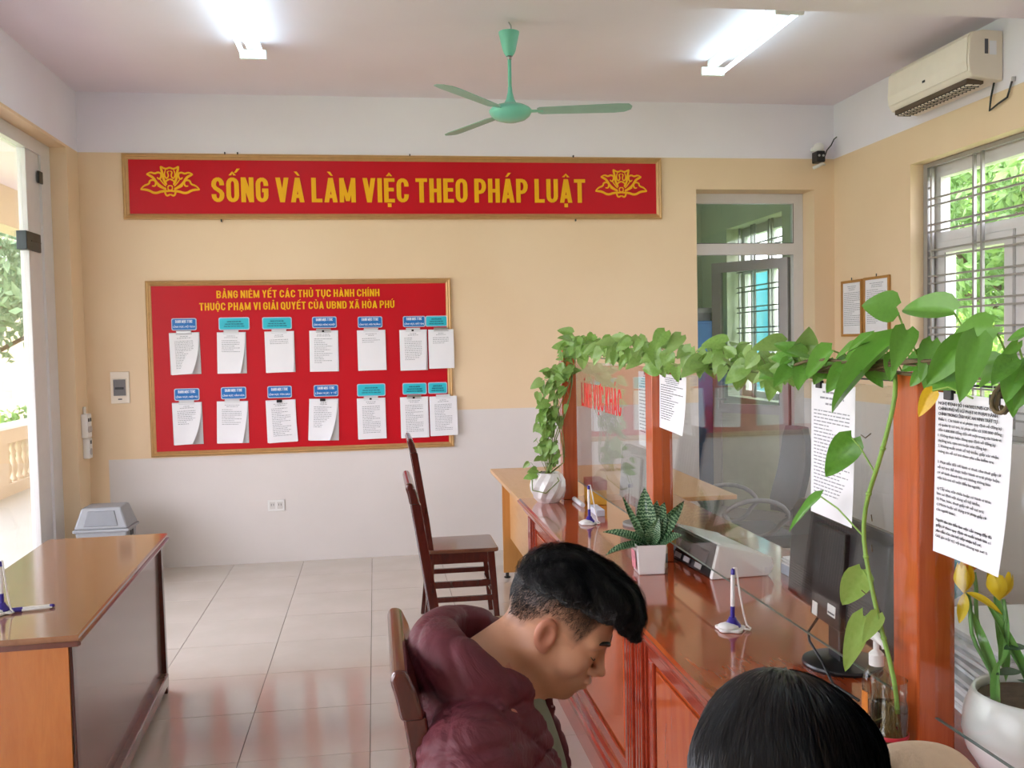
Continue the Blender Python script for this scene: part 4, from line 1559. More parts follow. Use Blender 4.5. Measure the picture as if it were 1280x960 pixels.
# ------------------------------------------------------------------ dark wooden chairs
def make_chair(lab):
    """facing +X, origin on the floor under the middle of the seat"""
    t = thing('wooden_chair', lab, 'chair', group='dark wooden chairs along the counter')
    s = []
    for x, y in ((-.20, -.175), (-.19, -.185), (.185, -.195), (.20, -.18), (.20, .18), (.185, .195), (-.19, .185), (-.20, .175)):
        s.append((x, y))
    MB().prism(s, .428, .45, 'z').build('seat', M_SEAT, t, bevel=.006)
    ap = MB()
    ap.box(-.17, .165, -.165, -.147, .365, .428)
    ap.box(-.17, .165, .147, .165, .365, .428)
    ap.box(.147, .165, -.147, .147, .365, .428)
    ap.box(-.185, -.167, -.147, .147, .365, .428)
    ap.build('apron', M_DWOOD, t)
    for sy in (-1, 1):
        y = sy * .155
        MB().add([(.175, y - .017, 0), (.205, y - .017, 0), (.205, y + .017, 0), (.175, y + .017, 0), (.135, y - .019, .428), (.178, y - .019, .428), (.178, y + .019, .428), (.135, y + .019, .428)],
                 [(0, 3, 2, 1), (4, 5, 6, 7), (0, 1, 5, 4), (1, 2, 6, 5), (2, 3, 7, 6), (3, 0, 4, 7)]).build('front_leg', M_DWOOD, t, bevel=.004)
        # rear leg runs on as the back post, raked backwards
        pts = [(-.215, 0), (-.19, .22), (-.182, .43), (-.205, .62), (-.235, .82), (-.262, 1.0)]
        pv = [(x - .018, z) for x, z in pts] + [(x + .020, z) for x, z in pts[::-1]]
        MB().prism(pv, y - .016, y + .016, 'y').build('back_post', M_DWOOD, t, bevel=.004)
        for zz in (.16, .25):
            MB().box(-.19, .165, y - .010, y + .010, zz - .014, zz + .014).build('side_stretcher', M_DWOOD, t)
    MB().box(.15, .168, -.145, .145, .20, .225).build('front_stretcher', M_DWOOD, t)
    rail = [(-.284, 1.0), (-.292, 1.04), (-.300, 1.068), (-.292, 1.085), (-.272, 1.082), (-.258, 1.05), (-.244, 1.0)]
    MB().prism(rail, -.187, .187, 'y').build('crest_rail', M_DWOOD, t, bevel=.008, seg=3)
    MB().prism([(-.205, .50), (-.211, .54), (-.191, .54), (-.185, .50)], -.14, .14, 'y').build('lower_back_rail', M_DWOOD, t)
    for k in range(6):
        y = -.11 + k * .044
        pp = [(-.205, .54), (-.225, .68), (-.250, .85), (-.272, 1.0)]
        pv = [(x - .004, z) for x, z in pp] + [(x + .008, z) for x, z in pp[::-1]]
        MB().prism(pv, y - .009, y + .009, 'y').build('back_slat', M_DWOOD, t)
    return t


ch = make_chair('dark wooden slat-back chair at the end of the row, by the beech desk')
ch.location = (.465, 5.385, 0)
spots = [((.40, 3.69, 0), 0, 'empty dark wooden slat-back chair, next one beyond the seated man'),
         ((.31, 1.66, 0), 0, 'dark wooden chair the man in the maroon jacket sits on'),
         ((.50, .70, 0), math.radians(90), 'dark wooden chair under the black-haired woman')]
for loc, rz, lab in spots:
    c = copy_tree(ch)
    c.location = loc
    c.rotation_euler.z = rz
    c['label'] = lab

# ------------------------------------------------------------------ glass screen on the counter
XG = 1.037


def counter_screen():
    t = thing('counter_screen', 'glass screen between orange-red wooden posts standing on the counter', 'screen')
    for x0, x1, y0, y1, z1 in ((1.0, 1.077, 1.614, 1.70, 1.532), (1.0, 1.077, 3.309, 3.395, 1.50), (.957, 1.0335, 4.757, 4.835, 1.56)):
        bx('post', M_POST, t, x0, x1, y0, y1, .7805, z1, .004)
    bx('post', M_POST, t, 1.0, 1.077, .82, .90, .7805, 1.53, .004)
    panes = []
    for a, b, z1 in ((3.397, 4.835, 1.50), (1.702, 3.307, 1.497), (.902, 1.612, 1.50)):
        p = bx('glass_pane', M_GLASS, t, XG - .003, XG + .003, a, b, .874, z1)
        panes.append(p)
        bx('glass_edge', plain('glass_edge', '#5d6d66', .3), p, XG - .0032, XG + .0032, a, b, .8725, .8745)
    red = plain('red_sticker_lettering', '#d9251c', .5, vary=0)
    condensed('lettering', 'LĨNH VỰC KHÁC', .78, .118, .020, red, panes[0], on_minus_x(XG - .0033, 4.64, 1.277), depth=.0003)
    w = MB()
    w.tube([(XG + .002, 4.83, 1.535), (XG, 4.2, 1.522), (XG, 3.36, 1.512), (XG, 2.5, 1.505), (XG, 1.65, 1.51), (XG, .86, 1.507)], .0022, 6)
    w.build('top_wire', M_DSTEEL, t)


counter_screen()


def hanging_paper(lab, yc, w, h, zt, x, m, rows, rng_seed, curl=(0, 0), tilt=0, heavy=False, clips=1, wave=.0, lines=None):
    t = thing('hanging_notice', lab, 'notice', (x, yc, zt), 0, None)
    M = Matrix(((0, 0, -1, 0), (-1, 0, 0, 0), (0, 1, 0, 0), (0, 0, 0, 1))) @ Matrix.Rotation(math.radians(tilt), 4, 'Z')
    sheet('sheet', w, h, m, t, M, curl, wave, .0006)
    pr = MB()
    rng = random.Random(rng_seed)
    if rows:
        print_rows(pr, M, -w * .40, w * .40, -h * .07, -h * .20, 4 if heavy else 3, rng, .32, .0022, True)
        print_rows(pr, M, -w * .42, w * .40, -h * .21, -h * .86, rows, rng, .30, .0026 + max(wave, 0))
        pr.build('print', M_INK if heavy else M_INKL, t)
    for k in range(clips):
        cx = (k - (clips - 1) / 2) * w * .6
        c = MB()
        c.box(cx - .012, cx + .012, -.012, .006, -.004, .006, M)
        o = c.build('binder_clip', M_BLACK, t, bevel=.0015)
        MB().tube([M @ Vector(p) for p in ((cx - .008, .004, .001), (cx - .006, .022, .002), (cx + .006, .022, .002), (cx + .008, .004, .001))], .0009, 5).build('clip_wire', M_STEEL, o)
    return t, M


# the large notice by the near post carries readable-size print: real lettering
t, M = hanging_paper('large printed notice hanging to the right of the nearest post', 1.490, .212, .297, 1.493, 1.026, M_PAPER, 0, 1, (.006, .012), -1.0, clips=2)
ink = plain('dark_notice_print', '#3a3a40', .8, vary=0)
rows = ['NGHỊ ĐỊNH SỐ 144/2021/NĐ-CP CỦA', 'CHÍNH PHỦ VỀ XỬ PHẠT VI PHẠM HÀNH', 'CHÍNH TRONG LĨNH VỰC AN NINH TRẬT TỰ', 'Điều 1. Các hành vi vi phạm quy định về đăng ký',
        'và quản lý cư trú, bị phạt tiền từ 500.000 đồng', 'đến 1.000.000 đồng đối với một trong các hành vi:', '1. Không thực hiện đúng quy định về đăng ký', 'thường trú, tạm trú hoặc xóa đăng ký;', '2. Không xuất trình sổ hộ khẩu, giấy xác nhận',
        'thông tin về cư trú theo yêu cầu kiểm tra;', '', '3. Phạt tiền đối với hành vi thuê, cho thuê giấy tờ', 'về cư trú để thực hiện hành vi trái pháp luật;', 'cơ sở kinh doanh lưu trú không thông báo', 'việc lưu trú từ một đến ba người;', '', 'a) Tẩy xóa, sửa chữa hoặc có hành vi khác',
        'làm sai lệch nội dung sổ hộ khẩu;', 'b) Mua, bán, thuê giấy tờ về cư trú;', 'c) Mượn hoặc sử dụng trái phép giấy tờ', 'của người khác;', '', 'Người dân khi đến làm việc cần mang đầy đủ', 'giấy tờ theo quy định và xuất trình khi có', 'yêu cầu của cán bộ tiếp nhận hồ sơ;', 'Giữ gìn trật tự, vệ sinh chung tại nơi làm việc.']
y = -.022
for i, r in enumerate(rows):
    if r:
        big = i < 3
        text_obj('print', r, (.165 if big else min(.176, len(r) * .00375)), .0058 if big else .0050, ink, t, M @ Matrix.Translation((-.092, y, .0032 + .0045 * (y / -.297) ** 2)), bold=.0003 if big or i in (22, 23, 24) else .00012, depth=.0004)
    y -= .0098
hanging_paper('printed form hanging on the glass just left of the nearest post', 1.995, .205, .31, 1.492, 1.028, M_PAPER, 24, 3, (0, .004), -1, clips=2)
hanging_paper('landscape notice hanging just right of the middle post', 3.152, .297, .20, 1.478, 1.028, M_PAPER, 15, 4, (.0, .01), -1.5, True, clips=2)
hanging_paper('white sheet with a few lines hanging just left of the middle post', 3.555, .21, .297, 1.478, 1.052, M_PAPER, 14, 6, (0, 0), 0, True, clips=1)
hanging_paper('pale bluish blank sheet hanging at the right edge beyond the large notice', 1.23, .24, .33, 1.50, 1.056, plain('bluish_sheet', '#cfdde8', .6, vary=.02), 0, 7, (0, 0), 0, clips=1)


# ------------------------------------------------------------------ things on and behind the counter
def monitor(lab, x, y, rz, m, w, h, zc, base_r=.095, stickers=False):
    """faces +X; we see its back"""
    t = thing('computer_monitor', lab, 'monitor', (x, y, .7805), rz)
    z0 = zc - h / 2 - .78
    z1 = zc + h / 2 - .78
    tl = Matrix.Translation((0, 0, zc - .78)) @ Matrix.Rotation(math.radians(4), 4, 'Y') @ Matrix.Translation((0, 0, -(zc - .78)))
    MB().add([(-.006, -w / 2, z0), (-.006, w / 2, z0), (-.006, w / 2, z1), (-.006, -w / 2, z1), (-.032, -w / 2 + .02, z0 + .02), (-.032, w / 2 - .02, z0 + .02), (-.032, w / 2 - .02, z1 - .02), (-.032, -w / 2 + .02, z1 - .02)],
             [(0, 1, 2, 3), (4, 7, 6, 5), (0, 4, 5, 1), (1, 5, 6, 2), (2, 6, 7, 3), (3, 7, 4, 0)], tl).build('back_shell', m, t, bevel=.004)
    MB().box(-.006, .014, -w / 2, w / 2, z0, z1, tl).build('bezel', m, t, bevel=.003)
    MB().box(.0135, .0148, -w / 2 + .018, w / 2 - .018, z0 + .02, z1 - .018, tl).build('screen', plain('dark_screen', '#101418', .15), t)
    MB().box(-.046, -.030, -.085, .085, z0 + .008, z1 - .03, tl).build('spine_cover', m, t, bevel=.004)
    vn = MB()
    for k in range(9):
        vn.box(-.0335, -.031, -w / 2 + .03, -.095, z0 + .05 + k * .007, z0 + .053 + k * .007, tl)
        vn.box(-.0335, -.031, .095, w / 2 - .03, z0 + .05 + k * .007, z0 + .053 + k * .007, tl)
    vn.build('vent', M_BLACK, t)
    if stickers:
        MB().box(-.0475, -.0462, -.062, -.018, z0 + .035, z0 + .062, tl).build('sticker', M_WHITE, t)
        MB().box(-.0475, -.0462, .040, .070, z0 + .012, z0 + .045, tl).build('sticker', M_WHITE, t)
        MB().box(-.048, -.0476, -.058, -.022, z0 + .040, z0 + .044, tl).build('sticker_print', M_INK, t)
        MB().tube([(-.04, .05, z0 + .02), (-.07, .06, z0 - .03), (-.075, .04, .05), (-.07, -.02, .02), (-.095, -.14, .006), (-.08, -.24, .005)], .0035, 7).build('cable', M_BLACK, t, smooth=True)
    MB().box(-.030, .004, -.034, .034, .012, z0 + .06).build('neck', m, t, bevel=.006)
    MB().lathe([(base_r, 0), (base_r * 1.02, .006), (base_r, .011), (base_r * .55, .018), (.03, .02)], 36, T(-.008, 0, 0)).build('base', m, t, smooth=True, shade_angle=30)
    return t


M_MON = plain('black_monitor_shell', '#1d1e21', .32, vary=.05)
M_MON2 = plain('grey_monitor_shell', '#8f8d88', .5, vary=.04)
monitor('black computer monitor seen from behind, near the closest post', 1.145, 2.165, math.radians(-3), M_MON, .58, .275, 1.015, .095, True)
monitor('grey computer monitor behind the far glass pane', 1.17, 4.02, math.radians(2), M_MON2, .52, .26, .985, .085)


def scanner():
    t = thing('document_scanner', 'white and black document scanner behind the glass beside the green plant', 'scanner', (1.10, 3.24, .7805), math.radians(4))
    side = [(0, 0), (.215, 0), (.235, .03), (.225, .065), (.045, .115), (.03, .115)]
    for a, b in ((-.215, -.195), (.195, .215)):
        MB().prism(side, a, b, 'y').build('side_cover', M_WHITE, t, bevel=.004)
    body = [(.004, .002), (.20, .002), (.22, .03), (.212, .058), (.045, .105), (.034, .105)]
    MB().prism(body, -.194, .194, 'y').build('body', M_BLACK, t)
    MB().prism([(.05, .106), (.215, .062), (.216, .066), (.052, .112)], -.194, .194, 'y').build('top_cover', M_WHITE, t)
    MB().prism([(.008, .03), (.026, .082), (.022, .084), (.004, .032)], -.15, .15, 'y').build('feed_slot', plain('glossy_black', '#0c0d0f', .1), t)
    for y in (-.12, -.02, .06):
        MB().prism([(.002, .012), (.012, .04), (.009, .042), (-.001, .014)], y, y + .05, 'y').build('label_strip', M_GREYFR, t)
    MB().tube([(.03, .16, .11), (-.01, .19, .13), (.02, .24, .08), (.05, .28, .03), (.10, .30, .004)], .004, 7).build('cable', M_BLACK, t, smooth=True)


scanner()


def glue():
    t = thing('glue_bottle', 'small white glue bottle with yellow cap beside the middle post', 'bottle', (1.017, 3.235, .7805))
    MB().lathe([(.0105, 0), (.0115, .004), (.0115, .072), (.009, .08)], 16).build('body', plain('cream_plastic', '#e9e2c8', .4), t, smooth=True, shade_angle=40)
    MB().lathe([(.0105, .078), (.0105, .108), (.007, .114)], 16).build('cap', plain('yellow_cap', '#e9c51c', .4), t, smooth=True, shade_angle=40)
    MB().lathe([(.0117, .018), (.0117, .052)], 16, cap=False).build('band', plain('grey_label', '#8b8f88', .5), t)


glue()
desk_pen('white desk pen on purple socket base, on the counter\'s far half', .931, 4.09, .7805, (math.radians(-3), 0), rz=0)
desk_pen('white desk pen on purple socket base, on the counter beside the black monitor', .974, 2.494, .7805, (0, math.radians(1)), rz=0)


def box_thing(name, lab, cat, loc, dims, m, rz=0, lid=None, part='body'):
    t = thing(name, lab, cat, loc, rz)
    dx, dy, dz = dims
    bx(part, m, t, -dx / 2, dx / 2, -dy / 2, dy / 2, 0, dz, .002)
    if lid:
        bx('lid', lid, t, -dx / 2 - .002, dx / 2 + .002, -dy / 2 - .002, dy / 2 + .002, dz * .62, dz + .002, .002)
    return t


box_thing('card_box', 'small yellow box with pink lid behind the glass by the far post', 'box', (1.095, 4.63, .7805), (.08, .16, .12), plain('yellow_card', '#d8a43a', .6), lid=plain('pink_card', '#b56a6c', .6))
r = thing('paper_roll', 'short white paper roll lying by the foot of the far post', 'roll', (1.0, 4.60, .7925))
MB().tube([(0, .10, 0), (.0, -.10, 0)], .012, 14).build('roll', M_PAPERG, r, smooth=True, shade_angle=40)
box_thing('name_card', 'small bluish-white card under the glass beyond the desk pen', 'card', (1.03, 4.33, .7805), (.04, .16, .03), plain('bluish_card', '#d4d8e6', .5))
st = box_thing('file_tray', 'pale blue tray under white papers behind the counter glass', 'tray', (1.47, 2.93, .7805), (.17, .28, .035), plain('pale_blue_tray', '#b8c6d8', .5))
pp = thing('paper_stack', 'white paper stack on the pale blue tray behind the glass', 'paper', (1.47, 2.93, .816), math.radians(4))
for k in range(5):
    a = R_.uniform(-.06, .06)
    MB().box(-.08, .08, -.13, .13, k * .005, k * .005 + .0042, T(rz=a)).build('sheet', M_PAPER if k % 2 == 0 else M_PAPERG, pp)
ps = thing('paper_stack', 'tall untidy stack of white papers behind the yellow tulips', 'paper', (1.38, 1.86, .7805), math.radians(-8))
for k in range(17):
    a = R_.uniform(-.07, .07)
    dx, dy = R_.uniform(-.012, .012), R_.uniform(-.012, .012)
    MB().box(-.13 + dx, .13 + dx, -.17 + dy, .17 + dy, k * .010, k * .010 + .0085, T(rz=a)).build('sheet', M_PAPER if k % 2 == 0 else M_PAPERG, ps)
dm = thing('black_monitor', 'dark flat device standing behind the tulips under the hanging sheets', 'monitor', (1.44, 1.36, .7805), math.radians(-10))
MB().box(-.01, .02, -.22, .22, .12, .42, T(ry=math.radians(6))).build('panel', plain('dark_grey_shell', '#4a4a4e', .5), dm, bevel=.004)
MB().box(-.02, .03, -.03, .03, .01, .15).build('neck', M_BLACK, dm)
MB().lathe([(.09, 0), (.09, .01), (.03, .016)], 24).build('base', M_BLACK, dm)
bc = thing('binder_clip', 'black binder clip with tall wire loop at the foot of the tulip pot', 'clip', (1.105, 1.275, .7805))
MB().prism([(-.02, 0), (.02, 0), (.003, .028), (-.003, .028)], -.022, .022, 'x').build('body', M_BLACK, bc, bevel=.002)
MB().tube([(0, .012, .026), (0, .016, .06), (0, .008, .085), (0, -.004, .092), (0, -.014, .082), (0, -.016, .05), (0, -.010, .026)], .0016, 6).build('wire_loop', M_STEEL, bc, smooth=True)
bc.location = (1.005, 1.275, .7805)


# office chairs of the staff side
def office_chair(lab, x, y, rz, m, arms=True):
    """backrest on local -X side, faces +X"""
    t = thing('office_chair', lab, 'chair', (x, y, 0), rz)
    for k in range(5):
        a = 2 * PI * k / 5 + .3
        lg = MB()
        M = Matrix.Rotation(a, 4, 'Z')
        lg.add([(0, -.02, .07), (.29, -.014, .065), (.29, .014, .065), (0, .02, .07), (0, -.02, .11), (.29, -.012, .08), (.29, .012, .08), (0, .02, .11)],
               [(0, 3, 2, 1), (4, 5, 6, 7), (0, 1, 5, 4), (1, 2, 6, 5), (2, 3, 7, 6), (3, 0, 4, 7)], M)
        lo = lg.build('leg', M_BLACK, t, bevel=.003)
        MB().tube([M @ Vector((.285, -.02, .032)), M @ Vector((.285, .02, .032))], .03, 14).build('castor', M_BLACK, lo, smooth=True, shade_angle=40)
    MB().lathe([(.028, .09), (.028, .30), (.018, .31), (.018, .42)], 14).build('gas_lift', M_DSTEEL, t, smooth=True, shade_angle=40)
    MB().box(-.24, .24, -.23, .23, .42, .50).build('seat', m, t, bevel=.03, seg=4)
    bk = MB()
    n = 8
    P = []
    for j in range(n + 1):
        v = j / n
        z = .58 + v * .50
        hw = .21 * (1 - .25 * v ** 3) * math.sin(min(1, (v + .12) * 3) * PI / 2) * (1 if v < .9 else .8)
        xx = -.24 - .10 * v - .03 * math.sin(v * PI)
        P.append((xx, hw, z))
    vs, fs = [], []
    m_ = 8
    for d in (0, -.035):
        for xx, hw, z in P:
            for i in range(m_ + 1):
                u = i / m_ * 2 - 1
                vs.append((xx + .04 * u * u + d, u * hw, z))
    N = (n + 1) * (m_ + 1)
    for s in (0, 1):
        for j in range(n):
            for i in range(m_):
                a = s * N + j * (m_ + 1) + i
                fs.append((a, a + 1, a + m_ + 2, a + m_ + 1))
    for j in range(n):
        for i in (0, m_):
            a = j * (m_ + 1) + i
            fs.append((a, a + m_ + 1, N + a + m_ + 1, N + a))
    for i in range(m_):
        for j in (0, n):
            a = j * (m_ + 1) + i
            fs.append((a, a + 1, N + a + 1, N + a))
    bk.add(vs, fs)
    bk.build('backrest', m, t, smooth=True, shade_angle=50)
    MB().tube([(-.20, 0, .42), (-.30, 0, .46), (-.315, 0, .62), (-.335, 0, .78)], [.02, .02, .018, .012], 8).build('back_bracket', M_BLACK, t, smooth=True)
    if arms:
        for s in (-1, 1):
            y_ = s * .26
            pts = []
            for k in range(21):
                a = 2 * PI * k / 20
                pts.append((.02 + .19 * math.cos(a) * (1 if math.sin(a) > 0 else .8), y_ + .03 * math.sin(a) * s, .60 + .11 * math.sin(a)))
            MB().tube(pts, .013, 8, cap=False).build('armrest', plain('grey_armrest', '#8d8f90', .5), t, smooth=True)
            MB().tube([(.02, y_ - .01 * s, .50), (.02, y_ - .10 * s, .44), (.02, y_ - .16 * s, .425)], .012, 7).build('arm_bracket', M_BLACK, t, smooth=True)
    return t


M_GCH = plain('grey_chair_fabric', '#6f7377', .8, vary=.08, scale=60)
M_TEAL = plain('teal_chair_fabric', '#3f7f86', .8, vary=.08, scale=60)
office_chair('grey office chair with loop armrests behind the glass', 2.10, 5.15, math.radians(176), M_GCH)
office_chair('teal-backed office chair behind the black monitor', 1.84, 3.30, math.radians(184), M_TEAL)

# ------------------------------------------------------------------ plants
def leaf_mesh(kind, fold=.25, droop=.25, wave=.0, twist=0, W=.78):
    """heart-shaped leaf, unit length along +X, blade up +Z"""
    nx, ny = 9, 6
    vs, fs = [], []
    for i in range(nx + 1):
        t = i / nx
        if kind == 'heart':
            w = W * .5 * (math.sin(PI * min(1, t ** .52)) ** .72) * (1 - .10 * t)
            if i == 0:
                w = W * .16
        else:
            w = W * .5 * math.sin(PI * t ** .85) ** .8 if 0 < i < nx else .001
        if i == nx:
            w = .001
        for j in range(ny + 1):
            u = j / ny * 2 - 1
            x = t - (.13 * abs(u) ** 1.3 * (1 - t) ** 3 if kind == 'heart' else 0)
            y = u * w
            z = fold * abs(u) * w - droop * t * t * .5 + wave * math.sin(t * 9 + j) * w * .3 + twist * u * t * .1
            vs.append((x, y, z))
    for i in range(nx):
        for j in range(ny):
            a = i * (ny + 1) + j
            fs.append((a, a + 1, a + ny + 2, a + ny + 1))
    me = bpy.data.meshes.new('leaf')
    me.from_pydata(vs, [], fs)
    me.polygons.foreach_set('use_smooth', [True] * len(fs))
    return me


def place_leaf(me, m, parent, base, tip, width=None, up=(0, -1, .3), name='leaf'):
    base, tip = Vector(base), Vector(tip)
    d = tip - base
    L = d.length
    x = d.normalized()
    u = Vector(up)
    z = (u - x * u.dot(x)).normalized()
    y = z.cross(x)
    if me.materials:
        pass
    else:
        me.materials.append(m)
    o = bpy.data.objects.new(name, me)
    COL.objects.link(o)
    o.parent = parent
    wy = L if width is None else width / .72
    o.matrix_parent_inverse = Matrix()
    R = Matrix((x, y, z)).transposed().to_4x4()
    M = Matrix.Translation(base) @ R @ Matrix.Diagonal((L, wy, L, 1))
    if parent is not None:
        M = Matrix.Translation(-parent.location) @ M
    o.matrix_local = M
    return o


def bez(p0, p1, sag=0.0, n=6, up=0.0):
    p0, p1 = Vector(p0), Vector(p1)
    return [p0.lerp(p1, k / n) + Vector((0, 0, up * math.sin(PI * k / n) - sag * math.sin(PI * k / n))) for k in range(n + 1)]


variants_far = [leaf_mesh('heart', f, d, w) for f, d, w in ((.3, .25, 0), (.15, .45, .3), (.45, .1, .2), (.2, .6, 0))]
variants_near = [leaf_mesh('heart', f, d, w) for f, d, w in ((.22, .22, .1), (.35, .12, 0), (.12, .35, .15))]


def far_ivy():
    px, py = .868, 4.72
    t = thing('potted_pothos', 'pothos in a white faceted pot climbing the far post and running along the screen top', 'plant', (px, py, .7805))
    # pot with diagonal facets
    n, rows = 18, 7
    prof = [(.055, 0), (.076, .025), (.087, .055), (.090, .085), (.084, .115), (.070, .140), (.060, .152)]
    mb = MB()
    vs = []
    for j, (r, z) in enumerate(prof):
        for k in range(n):
            a = 2 * PI * (k + .5 * j) / n
            rr = r * (1.06 if (k + 2 * (j // 2)) % 2 else .94) if 0 < j < len(prof) - 1 else r
            vs.append((rr * math.cos(a), rr * math.sin(a), z))
    fs = []
    for j in range(rows - 1):
        for k in range(n):
            a, b = j * n + k, j * n + (k + 1) % n
            c, d = a + n, b + n
            fs += [(a, b, c), (b, d, c)]
    fs.append(tuple(range(n))[::-1])
    mb.add(vs, fs)
    mb.lathe([(.060, .152), (.054, .152), (.054, .13)], n, cap=False)
    mb.build('pot', M_POT, t)
    MB().lathe([(.055, .134), (.03, .139), (.0, .14)], 18, cap=False).build('soil', M_SOIL, t)
    rng = random.Random(21)
    st = MB()
    off = Vector((px, py, .7805))
    spines = []
    # climbing stems around the far post
    for q in range(5):
        a0 = rng.uniform(0, 6)
        pts = [Vector((px + .02 * math.cos(a0), py + .02 * math.sin(a0), .92))]
        for k in range(1, 10):
            s = k / 9
            pts.append(Vector((px + .03 + .075 * s + .035 * math.sin(a0 + 5 * s), py - .035 + .02 * math.cos(a0 * 2 + 4 * s) - .02 * s, .92 + .60 * s)))
        st.tube([p - off for p in pts], .003, 5, cap=False)
        spines.append(pts)
    wires = []
    for q in range(4):
        ph = rng.uniform(0, 6)
        pts = []
        for k in range(40):
            s = k / 39
            y = 4.80 - s * 2.75
            pts.append(Vector((XG - .01 + .022 * math.sin(ph + 13 * s), y, 1.525 + .012 * math.sin(ph * 2 + 17 * s) + (.03 * (1 - s)) - .012 * s)))
        st.tube([p - off for p in pts], .0032, 5, cap=False)
        wires.append(pts)
    # loose loop hanging over the pot's side
    st.tube([p - off for p in (Vector((px + .03, py - .02, .93)), Vector((px + .04, py - .09, .90)), Vector((px - .03, py - .10, .84)), Vector((px - .09, py - .05, .85)), Vector((px - .085, py, .91)), Vector((px - .03, py, .94)))], .003, 6)
    leaves = []

    def leaf(b, length, down, outw):
        d = Vector((rng.uniform(-1, .25) * outw, rng.uniform(-.8, .8), rng.uniform(-1, .35) - down)).normalized()
        pet = b + Vector((rng.uniform(-.03, .01), rng.uniform(-.03, .03), rng.uniform(-.005, .045)))
        up = Vector((-.6 + rng.uniform(-.5, .3), -1 + rng.uniform(-.3, .5), .5 + rng.uniform(-.3, .5)))
        st.tube([b - off, (b.lerp(pet, .5) + Vector((0, 0, .008))) - off, pet - off], .0013, 4, cap=False)
        me = variants_far[rng.randrange(4)]
        place_leaf(me, M_LEAF, t, pet, pet + d * length, length * rng.uniform(.55, .75), up)
    for q in range(96):
        pts = spines[rng.randrange(5)]
        s = rng.random() ** .8
        k = min(8, int(s * 9))
        b = pts[k].lerp(pts[k + 1], rng.random()) + Vector((rng.uniform(-.085, .01), rng.uniform(-.03, .02), 0))
        leaf(b, rng.uniform(.045, .072), .3, 1)
    for q in range(172):
        pts = wires[rng.randrange(4)]
        k = min(38, int(rng.random() ** 1.15 * 39))
        b = pts[k].lerp(pts[k + 1], rng.random())
        hi = 1.0 if b.y > 4.2 else .6
        b = b + Vector((rng.uniform(-.02, .01), 0, rng.uniform(-.02, .055) * (1 if b.y > 3 else .55)))
        leaf(b, rng.uniform(.050, .086), .15, .9)
    for q in range(14):
        b = Vector((px + rng.uniform(-.04, .05), py + rng.uniform(-.04, .03), .97 + rng.uniform(0, .1)))
        st.tube([Vector((px, py, .92)) - off, b - off], .0016, 4, cap=False)
        place_leaf(variants_far[q % 4], M_LEAF, t, b, b + Vector((rng.uniform(-1, .5), rng.uniform(-.5, .3), rng.uniform(-.3, .9))).normalized() * rng.uniform(.035, .06), None, (-.3, -1, .6))
    st.build('stem', M_STEM, t, smooth=True)


far_ivy()

STEM = [(.955, 1.608, .890), (.955, 1.613, .949), (.955, 1.658, 1.019), (.955, 1.692, 1.088), (.955, 1.725, 1.166), (.955, 1.734, 1.224), (.957, 1.715, 1.294), (.96, 1.685, 1.341), (.965, 1.655, 1.425), (.97, 1.633, 1.491), (.985, 1.666, 1.528)]
